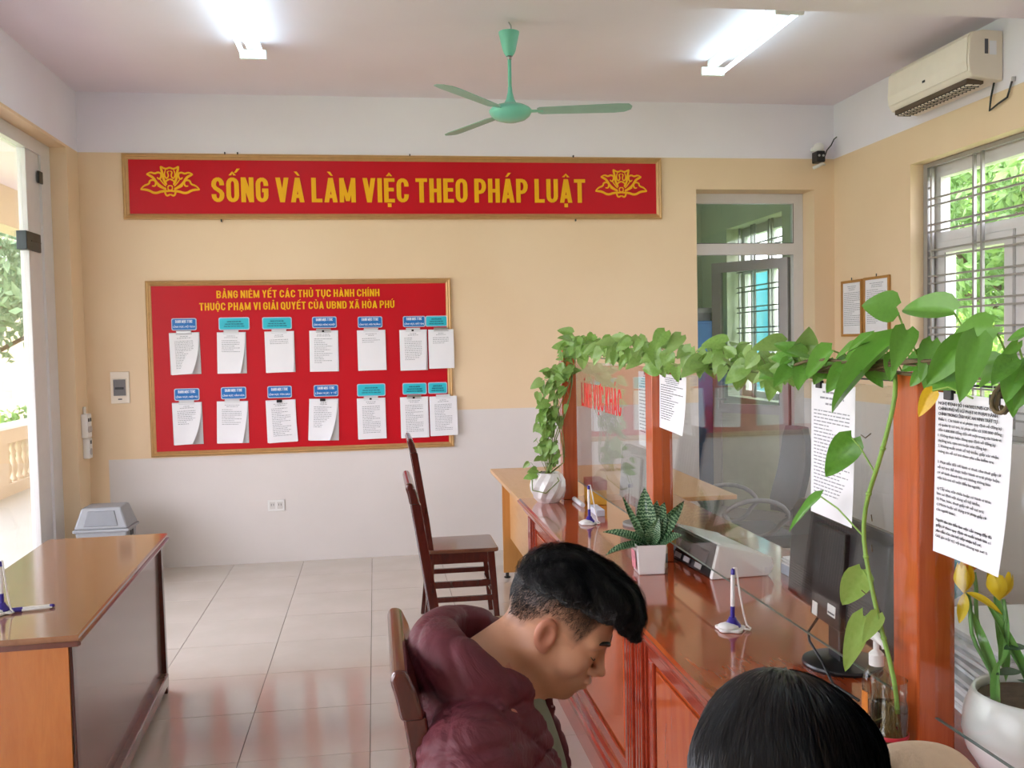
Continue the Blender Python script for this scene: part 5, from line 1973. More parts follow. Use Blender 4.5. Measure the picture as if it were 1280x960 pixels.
# base, tip, width, petiole foot, material class
NEAR = [((.95, 1.602, 1.651), (.90, 1.634, 1.659), .062, (.99, 1.60, 1.545), 0, (-.3, -1, .25)),
        ((.97, 1.459, 1.638), (.96, 1.611, 1.651), .054, (1.0, 1.43, 1.545), 0, (-.5, -.9, .3)),
        ((.99, 1.386, 1.614), (.96, 1.468, 1.588), .052, (1.02, 1.37, 1.53), 0, (-.4, -1, .2)),
        ((.95, 1.367, 1.595), (.90, 1.337, 1.498), .050, (1.01, 1.40, 1.535), 0, (-.6, -.9, .2)),
        ((.97, 1.424, 1.592), (.96, 1.527, 1.509), .048, (1.01, 1.43, 1.53), 0, (-.6, -.8, .1)),
        ((.99, 1.552, 1.588), (.96, 1.542, 1.520), .036, (1.02, 1.56, 1.535), 0, (-.7, -.8, .2)),
        ((.95, 1.568, 1.609), (.90, 1.525, 1.543), .046, (1.0, 1.60, 1.54), 0, (-.4, -1, .5)),
        ((.97, 1.636, 1.587), (.96, 1.903, 1.435), .052, (1.01, 1.63, 1.535), 0, (-.9, -.5, .35)),
        ((.99, 1.757, 1.590), (.96, 1.880, 1.482), .056, (1.02, 1.72, 1.53), 0, (-.8, -.7, .3)),
        ((.95, 1.680, 1.592), (.93, 1.76, 1.572), .034, (1.0, 1.68, 1.54), 0, (-.3, -.7, .8)),
        ((.97, 1.885, 1.571), (.96, 2.005, 1.503), .050, (1.02, 1.86, 1.525), 0, (-.7, -.8, .4)),
        ((.99, 1.827, 1.584), (.96, 1.864, 1.558), .030, (1.02, 1.81, 1.525), 0, (-.2, -.6, .9)),
        ((.95, 1.487, 1.504), (.93, 1.500, 1.458), .028, (.965, 1.40, 1.495), 2, (-.8, -.8, 0)),
        ((.97, 1.282, 1.598), (.96, 1.312, 1.590), .026, (1.01, 1.27, 1.53), 0, (-.2, -.8, .6)),
        ((.99, 1.326, 1.586), (.96, 1.336, 1.546), .018, (1.01, 1.33, 1.53), 0, (-.2, -1, .2)),
        ((.95, 1.287, 1.560), (.90, 1.260, 1.528), .034, (1.0, 1.30, 1.52), 0, (-.5, -.8, .6)),
        ((.97, 1.278, 1.526), (.95, 1.280, 1.483), .028, (1.0, 1.28, 1.52), 0, (-.5, -1, .1)),
        ((.985, 1.828, 1.387), (.94, 1.862, 1.299), .064, (.957, 1.69, 1.335), 0, (-.5, -1, .15)),
        ((.95, 1.899, 1.254), (.90, 1.976, 1.168), .030, (.956, 1.728, 1.20), 0, (-.6, -.5, .8)),
        ((.95, 1.728, 1.135), (.93, 1.769, 1.050), .058, (.955, 1.70, 1.11), 1, (-.4, -1, .1)),
        ((.96, 1.739, 1.036), (.93, 1.777, .905), .046, (.955, 1.665, 1.03), 1, (-.7, -.7, .1)),
        ((.95, 1.669, 1.062), (.91, 1.650, 1.015), .032, (.955, 1.66, 1.03), 1, (-.4, -1, .3))]


def near_pothos():
    t = thing('pothos_vine', 'large-leaved pothos vine rising from the clear bottle over the nearest post', 'plant', (.955, 1.613, .80))
    off = Vector(t.location)
    st = MB()
    pts = []
    for a, b in zip(STEM, STEM[1:]):
        pts += [Vector(a), Vector(a).lerp(Vector(b), .5)]
    pts.append(Vector(STEM[-1]))
    # smooth
    for _ in range(2):
        pts = [pts[0]] + [(pts[i - 1] + pts[i] * 2 + pts[i + 1]) / 4 for i in range(1, len(pts) - 1)] + [pts[-1]]
    st.tube([p - off for p in pts], [.0045] * len(pts), 8)
    for i in (4, 8, 12, 15):
        p = pts[i] - off
        st.tube([p - Vector((0, 0, .004)), p, p + Vector((0, 0, .004))], [.0045, .0062, .0045], 8)
    st.build('stem', M_STEMG, t, smooth=True)
    rng = random.Random(4)
    vb = MB()
    for q in range(6):
        ph = rng.uniform(0, 6)
        pp = [Vector((.985 + .018 * math.sin(ph + 9 * s), 2.25 - s * 1.25, 1.528 + .014 * math.sin(ph * 2 + 12 * s) + .012 * math.sin(PI * s))) for s in np.linspace(0, 1, 34)]
        vb.tube([p - off for p in pp], .0030 + .0008 * (q % 2), 5, cap=False)
    for q in range(3):   # knotted loop near the big notice
        pp = [Vector((.97 + .01 * math.cos(a), 1.33 + .022 * math.cos(a + q), 1.50 + .024 * math.sin(a + q))) for a in np.linspace(0, 5.6, 12)]
        vb.tube([p - off for p in pp], .0035, 6, cap=False)
    for z, s in ((1.06, 1), (1.10, -1), (1.19, 1), (1.25, 1), (1.41, -1)):
        vb.tube([Vector((.955, 1.70, z)) - off, Vector((.95, 1.70 - .012 * s, z - .01)) - off, Vector((.945, 1.70 - .02 * s, z - .004)) - off], .0012, 4)
    vb.build('old_stem', M_STEMB, t, smooth=True)
    pe = MB()
    leafmats = {0: M_LEAFN, 1: M_LEAFL, 2: M_LEAFY}
    meshes = {k: [m.copy() for m in variants_near] for k in leafmats}
    for i, (b, tp, w, foot, cls, up) in enumerate(NEAR):
        f, bb = Vector(foot), Vector(b)
        mid = f.lerp(bb, .55) + Vector((-.004, 0, .012))
        pe.tube([f - off, mid - off, bb - off], .0018, 6, cap=False)
        o = place_leaf(meshes[cls][i % 3], leafmats[cls], t, b, tp, w * .95, up)
        if cls == 2:
            o['label'] = 'yellow withered leaf'
        if cls == 1:
            o['label'] = 'pale green leaf low on the stem'
    # smaller leaves filling the vine between the big ones
    for q in range(34):
        y = rng.uniform(1.25, 2.2)
        b = Vector((rng.uniform(.96, 1.01), y, 1.525 + rng.uniform(-.005, .045)))
        d = Vector((rng.uniform(-.8, .1), rng.uniform(-.7, .9), rng.uniform(-.9, .3))).normalized()
        L = rng.uniform(.045, .075)
        pe.tube([Vector((1.0, y + .01, 1.525)) - off, b - off], .0014, 5, cap=False)
        place_leaf(meshes[0][q % 3], M_LEAFN, t, b, b + d * L, L * rng.uniform(.5, .65), (-.5 + rng.uniform(-.3, .3), -.8, .5))
    pe.build('petiole', M_STEMG, t, smooth=True)


near_pothos()


def water_bottle():
    t = thing('plastic_bottle', 'cut clear plastic bottle of water and roots at the foot of the nearest post', 'bottle', (.950, 1.630, .7805))
    prof = [(.028, 0), (.034, .004), (.0355, .012), (.034, .03), (.0355, .05), (.0355, .125), (.033, .135), (.0345, .15), (.034, .168)]
    MB().lathe(prof, 28, cap=False).build('shell', glass_mat('clear_plastic', (.86, .89, .85), 3.0), t, smooth=True)
    MB().lathe([(.0, .0012), (.0265, .0012), (.028, .001)], 20, cap=False).build('bottom', glass_mat('clear_plastic_bottom', (.9, .93, .9)), t, smooth=True)
    MB().lathe([(.030, .004), (.0335, .012), (.0338, .118), (.0, .1185)], 24, cap=False).build('water', glass_mat('cloudy_water', (.80, .75, .60), .8), t, smooth=True)
    MB().lathe([(.0358, .060), (.0366, .062), (.0366, .066), (.0358, .068)], 28, cap=False).build('red_band', plain('red_band', '#c2303c', .5), t, smooth=True)
    rng = random.Random(9)
    rt = MB()
    for q in range(70):
        a, r = rng.uniform(0, 6.28), rng.uniform(.002, .012)
        p = Vector((r * math.cos(a), r * math.sin(a), rng.uniform(.07, .125)))
        pts = [p]
        for k in range(5):
            p = p + Vector((rng.uniform(-.011, .011), rng.uniform(-.011, .011), -rng.uniform(.006, .024)))
            rr = math.hypot(p.x, p.y)
            if rr > .029:
                p.x *= .029 / rr
                p.y *= .029 / rr
            p.z = max(p.z, .008)
            pts.append(p.copy())
        rt.tube(pts, rng.uniform(.0006, .0014), 4, cap=False)
    rt.build('root', plain('root_fibre', '#8d7d4c', .8, vary=.2), t)['kind'] = 'stuff'


water_bottle()


def pump_bottle():
    t = thing('pump_bottle', 'white-capped sanitiser pump bottle with orange label behind the clear bottle', 'bottle', (.966, 1.702, .7805))
    MB().lathe([(.022, 0), (.026, .004), (.027, .01), (.027, .135), (.023, .155), (.014, .168), (.012, .172)], 26).build('body', glass_mat('milky_plastic', (.82, .86, .84), 1.2), t, smooth=True)
    MB().lathe([(.0, .002), (.024, .003), (.0255, .095), (.0, .0955)], 22, cap=False).build('liquid', glass_mat('clear_gel', (.86, .92, .92), .6), t, smooth=True)
    def arc(r, z0, z1, a0, a1):
        vs = [(r * math.cos(math.radians(a0 + (a1 - a0) * i / 8)), r * math.sin(math.radians(a0 + (a1 - a0) * i / 8)), z) for z in (z0, z1) for i in range(9)]
        return MB().add(vs, [(i, i + 1, i + 10, i + 9) for i in range(8)])
    arc(.0276, .03, .12, 120, 205).build('label', plain('orange_label', '#d9822e', .5), t, smooth=True)
    arc(.0281, .055, .075, 120, 205).build('label_stripe', M_WHITE, t, smooth=True)
    MB().lathe([(.0145, .170), (.0145, .192), (.009, .198), (.006, .20), (.006, .222)], 18).build('collar', M_WHITE, t, smooth=True, shade_angle=40)
    MB().tube([(0, .012, .226), (0, -.012, .226), (-.004, -.034, .222), (-.004, -.038, .214)], [.010, .010, .006, .005], 10).build('pump_head', M_WHITE, t, smooth=True)


pump_bottle()


def cube_plant():
    t = thing('potted_plant', 'banded dark green plant in a square white pot beside the middle post', 'plant', (.944, 3.185, .7805), math.radians(-4))
    p = MB()
    s0, s1, h = .046, .053, .105
    p.add([(-s0, -s0, 0), (s0, -s0, 0), (s0, s0, 0), (-s0, s0, 0), (-s1, -s1, h), (s1, -s1, h), (s1, s1, h), (-s1, s1, h)],
          [(0, 3, 2, 1), (0, 1, 5, 4), (1, 2, 6, 5), (2, 3, 7, 6), (3, 0, 4, 7)])
    i = s1 - .006
    p.add([(-i, -i, h), (i, -i, h), (i, i, h), (-i, i, h), (-s1, -s1, h), (s1, -s1, h), (s1, s1, h), (-s1, s1, h), (-i, -i, h - .015), (i, -i, h - .015), (i, i, h - .015), (-i, i, h - .015)],
          [(0, 4, 5, 1), (1, 5, 6, 2), (2, 6, 7, 3), (3, 7, 4, 0), (0, 1, 9, 8), (1, 2, 10, 9), (2, 3, 11, 10), (3, 0, 8, 11)])
    p.build('pot', M_POT, t, bevel=.004)
    bx('soil', M_SOIL, t, -i, i, -i, i, h - .02, h - .010)
    bx('picture_sticker', plain('pink_sticker', '#d98b95', .5, vary=.35, scale=90), t, -s1 + .0005, -s1 + .0018, -.03, .03, .02, .085).rotation_euler = (0, math.radians(-3.5), 0)
    pb = MB()
    rng = random.Random(3)
    for q in range(26):
        x, y = rng.uniform(-i + .008, i - .008), rng.uniform(-i + .008, i - .008)
        pb.add([(x - .005, y, h - .012), (x, y - .005, h - .012), (x + .005, y, h - .012), (x, y + .005, h - .012), (x, y, h - .005)], [(0, 1, 4), (1, 2, 4), (2, 3, 4), (3, 0, 4)])
    pb.build('pebbles', plain('pebble', '#b8b0a2', .7, vary=.3, scale=200), t)['kind'] = 'stuff'
    k = MT('banded_leaf')
    wv = k.n('ShaderNodeTexWave', wave_type='BANDS', bands_direction='X')
    wv.inputs['Scale'].default_value = 5.5
    wv.inputs['Distortion'].default_value = 6
    wv.inputs['Detail'].default_value = 3
    wv.inputs['Detail Scale'].default_value = 3
    k.l(k.obj, wv.inputs[0])
    k.l(k.ramp(wv.outputs[0], [(.35, '#1f4a2a'), (.6, '#2f6338'), (.9, '#8fae86')]), k.b.inputs['Base Color'])
    k.b.inputs['Roughness'].default_value = .3
    mesh = []
    for f, d in ((.25, .1), (.3, .6), (.35, .35)):
        me = leaf_mesh('lance', f, d, .2, W=.72)
        me.materials.append(k.m)
        mesh.append(me)
    base = Vector(t.location) + Vector((0, 0, .095))
    #        direction, length, width, mesh, up
    L = [((-.06, .02, 1), .205, .072, 0, (-.4, -1, 0)), ((-.50, .0, .95), .20, .026, 0, (-.3, -1, 0)), ((-1, -.1, .62), .165, .052, 1, (-.1, -.5, 1)), ((.32, -.1, .9), .16, .068, 2, (-.3, -1, .3)),
         ((.75, -.2, .95), .20, .052, 2, (-.2, -1, .2)), ((-.9, -.35, .18), .17, .050, 1, (-.1, -.3, 1)), ((.1, -.5, .75), .11, .052, 1, (0, -.7, .8)), ((-.35, -.5, .6), .10, .048, 1, (0, -.6, .8)),
         ((.35, .4, 1), .17, .050, 0, (-.3, -1, 0)), ((.7, -.5, .5), .12, .060, 1, (0, -.6, .8)), ((-.2, .6, .9), .13, .05, 2, (-.3, -1, .2)), ((.5, .1, .4), .12, .055, 1, (0, -.5, 1))]
    for d, ln, w, mi, up in L:
        dv = Vector(d).normalized()
        o = place_leaf(mesh[mi], None, None, base + dv * .004 - Vector((0, 0, .01)), base + dv * ln, w, up)
        M = t.matrix_basis.inverted() @ o.matrix_basis
        o.parent = t
        o.matrix_local = M


cube_plant()


def tulips():
    cx, cy = 1.172, 1.52
    t = thing('tulip_pot', 'white ceramic pot of yellow tulips behind the glass at the right edge', 'plant', (cx, cy, .7805))
    off = Vector((cx, cy, .7805))
    MB().lathe([(.07, 0), (.085, .01), (.114, .055), (.122, .09), (.118, .130), (.106, .162), (.102, .168), (.097, .163), (.097, .150)], 36, cap=False).build('pot', M_POT, t, smooth=True)
    MB().lathe([(.0, .158), (.06, .155), (.0968, .150)][::-1], 24, cap=False).build('soil', M_SOIL, t, smooth=True)
    MB().lathe([(.0, .001), (.07, .001)], 24, cap=False).build('pot_base', M_POT, t)
    my = leaf_mat('tulip_petal', '#f2cf1d', '#f6dc3c', '#f0c818', .45, 20)
    mo = leaf_mat('orange_petal', '#e8892a', '#f0b03a', '#e57a24', .45, 20)
    gs = plain('tulip_stem', '#6fa05a', .5, vary=.08)
    gl = leaf_mat('tulip_leaf', '#6aa548', '#7cb55a', '#8dbf6c', .4, 8)

    def flower(pos, m, h, r, open_=0., fallen=False, lab=None):
        fl = MB()
        for q in range(6):
            a = q * PI / 3 + (.3 if q % 2 else 0)
            rr = r * (1 if q % 2 else .9)
            vs, fs = [], []
            nu, nv = 6, 8
            for j in range(nv + 1):
                v = j / nv
                rad = rr * (math.sin(min(1, v * 1.6) * PI / 2) * (1 - .35 * v ** 3) + open_ * v * v)
                hw = .62 * math.sin(PI * min(1, (v * .86 + .1))) ** .6
                for i_ in range(nu + 1):
                    u = (i_ / nu * 2 - 1) * hw
                    vs.append((rad * math.cos(a + u), rad * math.sin(a + u), h * v * (1 - .06 * u * u * 4 * v)))
            for j in range(nv):
                for i_ in range(nu):
                    b = j * (nu + 1) + i_
                    fs.append((b, b + 1, b + nu + 2, b + nu + 1))
            fl.add(vs, fs, Matrix.Translation(Vector(pos) - off))
        o = fl.build('flower', m, t, smooth=True)
        if lab:
            o['label'] = lab
        return o
    F = [((1.068, 1.575, 1.120), my, .056, .020, 0, 'closed yellow flower'), ((1.098, 1.600, 1.150), mo, .046, .019, 0, 'orange flower behind'), ((1.118, 1.545, 1.112), my, .052, .022, .35, 'open yellow flower'), ((1.19, 1.50, 1.20), my, .05, .02, 0, None)]
    for p, m, h, r_, op, lab in F:
        flower(p, m, h, r_, op, lab=lab)
    # two petals falling open below the first flower
    pm = leaf_mesh('lance', .3, .4, 0, W=.6)
    pm.materials.append(my)
    place_leaf(pm, my, t, (1.068, 1.572, 1.123), (1.056, 1.568, 1.065), .024, (-.5, -1, 0), 'petal')
    place_leaf(pm, my, t, (1.070, 1.572, 1.123), (1.118, 1.53, 1.098), .020, (-.2, -.6, .8), 'petal')
    st = MB()
    for p, q in (((1.068, 1.575, 1.122), (1.11, 1.545)), ((1.098, 1.60, 1.152), (1.12, 1.55)), ((1.118, 1.545, 1.114), (1.16, 1.52)), ((1.19, 1.50, 1.20), (1.19, 1.50))):
        pts = bez((q[0], q[1], .93), p, 0, 8)
        for k, pt in enumerate(pts):
            pt.x += .008 * math.sin(k)
        st.tube([pt - off for pt in pts], .0038, 7)
    st.tube([Vector((1.145, 1.50, .94)) - off, Vector((1.145, 1.50, .985)) - off], .004, 7)
    st.build('flower_stem', gs, t, smooth=True)
    ml = [leaf_mesh('lance', .5, d, .2, W=.34) for d in (.2, .55, .9)]
    for m in ml:
        m.materials.append(gl)
    LV = [((1.115, 1.545, .95), (1.078, 1.572, 1.10), .040, 0, (-.2, -1, 0)), ((1.12, 1.545, .99), (1.125, 1.53, 1.09), .034, 0, (-.6, -1, 0)), ((1.11, 1.53, 1.01), (1.062, 1.50, .885), .040, 2, (-.7, -.3, .6)),
          ((1.16, 1.52, .95), (1.10, 1.545, 1.115), .040, 0, (0, -1, .4)), ((1.165, 1.51, .95), (1.15, 1.44, 1.075), .046, 0, (-.6, -1, .1)), ((1.18, 1.52, .95), (1.24, 1.48, 1.10), .05, 0, (-.4, -1, .1)),
          ((1.14, 1.50, .95), (1.165, 1.43, 1.04), .05, 1, (-.6, -1, .1)), ((1.15, 1.57, .95), (1.15, 1.60, 1.13), .045, 0, (-.4, -1, .1))]
    for b, e, w, mi, up in LV:
        place_leaf(ml[mi], gl, t, b, e, w, up)
    dk = leaf_mat('dark_low_leaf', '#3c5f3f', '#4c7350', '#456b49', .5)
    dl = leaf_mesh('lance', .1, .2, 0, W=.6)
    dl.materials.append(dk)
    for b, e in (((1.15, 1.53, .985), (1.095, 1.52, .99)), ((1.15, 1.53, .985), (1.19, 1.46, .99)), ((1.16, 1.53, 1.03), (1.11, 1.52, 1.035)), ((1.15, 1.54, .965), (1.20, 1.45, .965))):
        place_leaf(dl, dk, t, b, e, .032, (0, -.2, 1))


tulips()

# ------------------------------------------------------------------ people
def head_sdf(P):
    """head in its own frame: x forward, y left, z up, origin between the ears; metres"""
    d = sd_ell(P, (-.008, 0, .035), (.094, .074, .086))
    d = smin(d, sd_ell(P, (.030, 0, .015), (.062, .062, .075)), .02)
    d = smin(d, sd_ell(P, (.032, 0, -.035), (.056, .055, .070)), .02)
    Q = P.copy()
    Q[:, 1] = np.abs(Q[:, 1])
    d = smin(d, sd_cap(Q, (.000, .052, -.045), (.060, .020, -.098), .017, .016), .03)     # jaw
    d = smin(d, sd_ell(P, (.077, 0, -.097), (.017, .019, .016)), .022)                    # chin
    d = smin(d, sd_ell(Q, (.060, .040, -.028), (.022, .019, .020)), .025)                 # cheek
    d = smin(d, sd_cap(Q, (.083, .012, .022), (.072, .048, .022), .009, .008), .016)      # brow ridge
    d = smin(d, sd_ell(P, (.082, 0, -.062), (.021, .027, .024)), .02)                     # muzzle
    d = smax(d, -sd_ell(Q, (.100, .034, .002), (.018, .017, .012)), .012)                 # eye sockets
    d = smin(d, sd_ell(Q, (.0765, .032, .001), (.0125, .0145, .0125)), .004)              # closed lids
    d = smin(d, sd_cap(P, (.088, 0, .012), (.107, 0, -.027), .0065, .0085), .010)         # nose bridge
    d = smin(d, sd_ell(P, (.110, 0, -.031), (.0095, .0095, .0085)), .006)                 # tip
    d = smin(d, sd_ell(Q, (.100, .0125, -.035), (.0095, .0065, .0075)), .005)             # wings
    d = smax(d, -sd_ell(Q, (.103, .0065, -.0425), (.004, .003, .003)), .002)              # nostrils
    d = smin(d, sd_ell(P, (.1015, 0, -.0560), (.0070, .021, .0058)), .004)                 # upper lip
    d = smin(d, sd_ell(P, (.0995, 0, -.0680), (.0072, .018, .0060)), .004)                 # lower lip
    d = smax(d, -sd_cap(P, (.109, -.020, -.0622), (.109, .020, -.0622), .0026), .003)     # mouth line
    # ears
    E_ = Q - np.array((-.004, .080, -.006))
    c, s_ = math.cos(.38), math.sin(.38)
    E2 = np.stack([E_[:, 0] * c + E_[:, 1] * s_ * .0 + E_[:, 2] * .18, E_[:, 1] + E_[:, 0] * .45, E_[:, 2]], -1)
    ear = sd_ell(E2, (0, .0005, .002), (.0190, .0090, .0315))
    ear = smax(ear, -sd_ell(E2, (.003, .0105, .003), (.0120, .0095, .0205)), .002)
    ear = smin(ear, sd_cap(E2, (-.006, .004, -.006), (-.008, .005, .014), .0028), .003)
    ear = smin(ear, sd_ell(E2, (.006, .001, -.024), (.008, .0045, .009)), .005)
    d = smin(d, ear, .005)
    return d


def head_frame(T_, heading, pitch, roll=0):
    """matrix taking head coordinates to parent coordinates"""
    return Matrix.Translation(T_) @ Matrix.Rotation(heading, 4, 'Z') @ Matrix.Rotation(pitch, 4, 'Y') @ Matrix.Rotation(roll, 4, 'X')


def to_local(P, M):
    A = np.array(M.inverted())
    return P @ A[:3, :3].T + A[:3, 3]


def strands(name, surf, Mh, count, length, width, flow, m, parent, rng, keep=None, mask=None, lift=.003, segs=4, jitter=.25):
    """thin ribbons lying along a hair surface; flow(p) gives the growth direction in head coordinates"""
    me = surf.data
    nv = len(me.vertices)
    co = np.zeros(nv * 3)
    no = np.zeros(nv * 3)
    me.vertices.foreach_get('co', co)
    me.vertices.foreach_get('normal', no)
    co, no = co.reshape(-1, 3), no.reshape(-1, 3)
    A = np.array(Mh)[:3, :3]
    loc = to_local(co, Mh)
    from mathutils.kdtree import KDTree
    kd = KDTree(nv)
    for i in range(nv):
        kd.insert(co[i], i)
    kd.balance()
    pool = np.nonzero(mask(loc))[0] if mask is not None else np.arange(nv)
    ids = pool[rng.randint(0, len(pool), count)]
    V, F = [], []
    for i in ids:
        if keep is not None and not keep(loc[i]):
            continue
        p = Vector(co[i]) + Vector(rng.normal(size=3) * .002)
        L = length * rng.uniform(.6, 1.2)
        pts = []
        dirj = Vector(rng.normal(size=3) * jitter)
        n = Vector(no[i])
        for k in range(segs + 1):
            q, j, dist = kd.find(p)
            n = Vector(no[j])
            f = Vector(A @ np.array(flow(loc[j]))) + dirj
            t = f - n * f.dot(n)
            if t.length < 1e-5:
                break
            t.normalize()
            h = lift * (.3 + k / segs)
            pts.append((Vector(co[j]) * .5 + p * .5 + n * h, n, t))
            p = p + t * (L / segs)
            # stay near the surface
            p -= n * max(0, (p - Vector(co[j])).dot(n)) * .5
        if len(pts) < 3:
            continue
        b = len(V)
        for k, (pt, n, t) in enumerate(pts):
            s = t.cross(n).normalized() * width * (1 - .75 * k / (len(pts) - 1)) * .5
            V += [tuple(pt - s), tuple(pt + s + n * .0003)]
        F += [(b + 2 * k, b + 2 * k + 1, b + 2 * k + 3, b + 2 * k + 2) for k in range(len(pts) - 1)]
    mh = bpy.data.meshes.new(name)
    mh.from_pydata(V, [], F)
    mh.polygons.foreach_set('use_smooth', [True] * len(F))
    mh.materials.append(m)
    o = bpy.data.objects.new(name, mh)
    COL.objects.link(o)
    o.parent = parent
    return o


def tone_attr(o, fn):
    me = o.data
    nv = len(me.vertices)
    co = np.zeros(nv * 3)
    me.vertices.foreach_get('co', co)
    col = fn(co.reshape(-1, 3))
    a = me.color_attributes.new('tone', 'FLOAT_COLOR', 'POINT')
    a.data.foreach_set('color', col.reshape(-1))


def skin_mat():
    k = MT('skin')
    at = k.n('ShaderNodeAttribute')
    at.attribute_name = 'tone'
    sep = k.n('ShaderNodeSeparateColor')
    k.l(at.outputs['Color'], sep.inputs[0])
    base = k.ramp(k.noise(14, 4), [(.3, '#c28d6c'), (.7, '#cc987a')])
    c = k.mix(sep.outputs[2], base, '#b9705e')
    c = k.mix(sep.outputs[1], c, '#a0605a')
    # cropped hair on the side of the head
    st = k.noise(900, 2)
    mul = k.n('ShaderNodeMath', operation='MULTIPLY')
    add = k.n('ShaderNodeMath', operation='MULTIPLY_ADD')
    add.inputs[1].default_value = .9
    add.inputs[2].default_value = .55
    k.l(st, add.inputs[0])
    k.l(add.outputs[0], mul.inputs[0])
    k.l(sep.outputs[0], mul.inputs[1])
    c = k.mix(mul.outputs[0], c, '#1c1716')
    k.l(c, k.b.inputs['Base Color'])
    k.b.inputs['Roughness'].default_value = .48
    k.b.inputs['Subsurface Weight'].default_value = .12
    k.b.inputs['Subsurface Radius'].default_value = (.012, .005, .003)
    k.bump(k.noise(260, 3), .06, .001)
    return k.m


M_SKIN = skin_mat()


def hair_mat(name, c, rough=.35):
    k = MT(name)
    f = k.noise(60, 3, (1, 1, .2))
    k.l(k.ramp(f, [(.3, c[0]), (.7, c[1])]), k.b.inputs['Base Color'])
    k.b.inputs['Roughness'].default_value = rough
    k.b.inputs['Specular IOR Level'].default_value = .45
    return k.m


M_HAIR = hair_mat('black_hair', ('#0b0b0d', '#151417'), .42)
M_HAIRW = hair_mat('long_black_hair', ('#09090c', '#131318'), .34)
M_JACK = plain('maroon_jacket_fabric', '#571a26', .7, vary=.06, scale=30, bump=.12)
k = MT('maroon_jacket_fabric')
k.l(k.ramp(k.noise(30, 4), [(.3, '#571a26'), (.7, '#61202d')]), k.b.inputs['Base Color'])
k.b.inputs['Roughness'].default_value = .62
k.bump(k.noise(7.5, 4, None, .5, 1.8), .85, .016)
M_JACK = k.m
M_TEE = plain('olive_tee_fabric', '#7d8672', .8, vary=.06, scale=30, bump=.2)
M_TROU = plain('dark_trousers', '#23252c', .8, vary=.08, scale=30, bump=.2)
k = MT('beige_jacket_fabric')
k.l(k.ramp(k.noise(25, 4), [(.3, '#e0c5a8'), (.7, '#e8cfb4')]), k.b.inputs['Base Color'])
k.b.inputs['Roughness'].default_value = .85
k.b.inputs['Specular IOR Level'].default_value = .2
k.bump(k.noise(9, 5, None, .55, 1.5), .7, .012)
M_BEIGE = k.m


def fingers(Q, wrist, ahead, side, up, r=.0085):
    """hand with palm and five bent fingers; vectors are unit numpy arrays"""
    w, a, s, u = (np.array(v, float) for v in (wrist, ahead, side, up))
    d = sd_cap(Q, w + a * .01, w + a * .075 + s * .0, .023, .026)
    d = np.maximum(d, np.abs((Q - w) @ u) - .014)
    for off, L in ((.030, .066), (.010, .076), (-.010, .070), (-.029, .054)):
        b = w + a * .080 + s * off
        m1 = b + a * L * .42 - u * .006
        m2 = m1 + a * L * .28 - u * .016
        e = m2 + a * L * .10 - u * .020
        f = np.minimum(np.minimum(sd_cap(Q, b - a * .02, m1, r * 1.05, r), sd_cap(Q, m1, m2, r, r * .92)), sd_cap(Q, m2, e, r * .92, r * .8))
        d = smin(d, f, .004)
    t0 = w + a * .022 + s * .022
    t1 = t0 + a * .030 + s * .022 - u * .006
    t2 = t1 + a * .030 - s * .002 - u * .010
    d = smin(d, np.minimum(sd_cap(Q, t0, t1, .0125, .0105), sd_cap(Q, t1, t2, .0105, .0085)), .006)
    return d


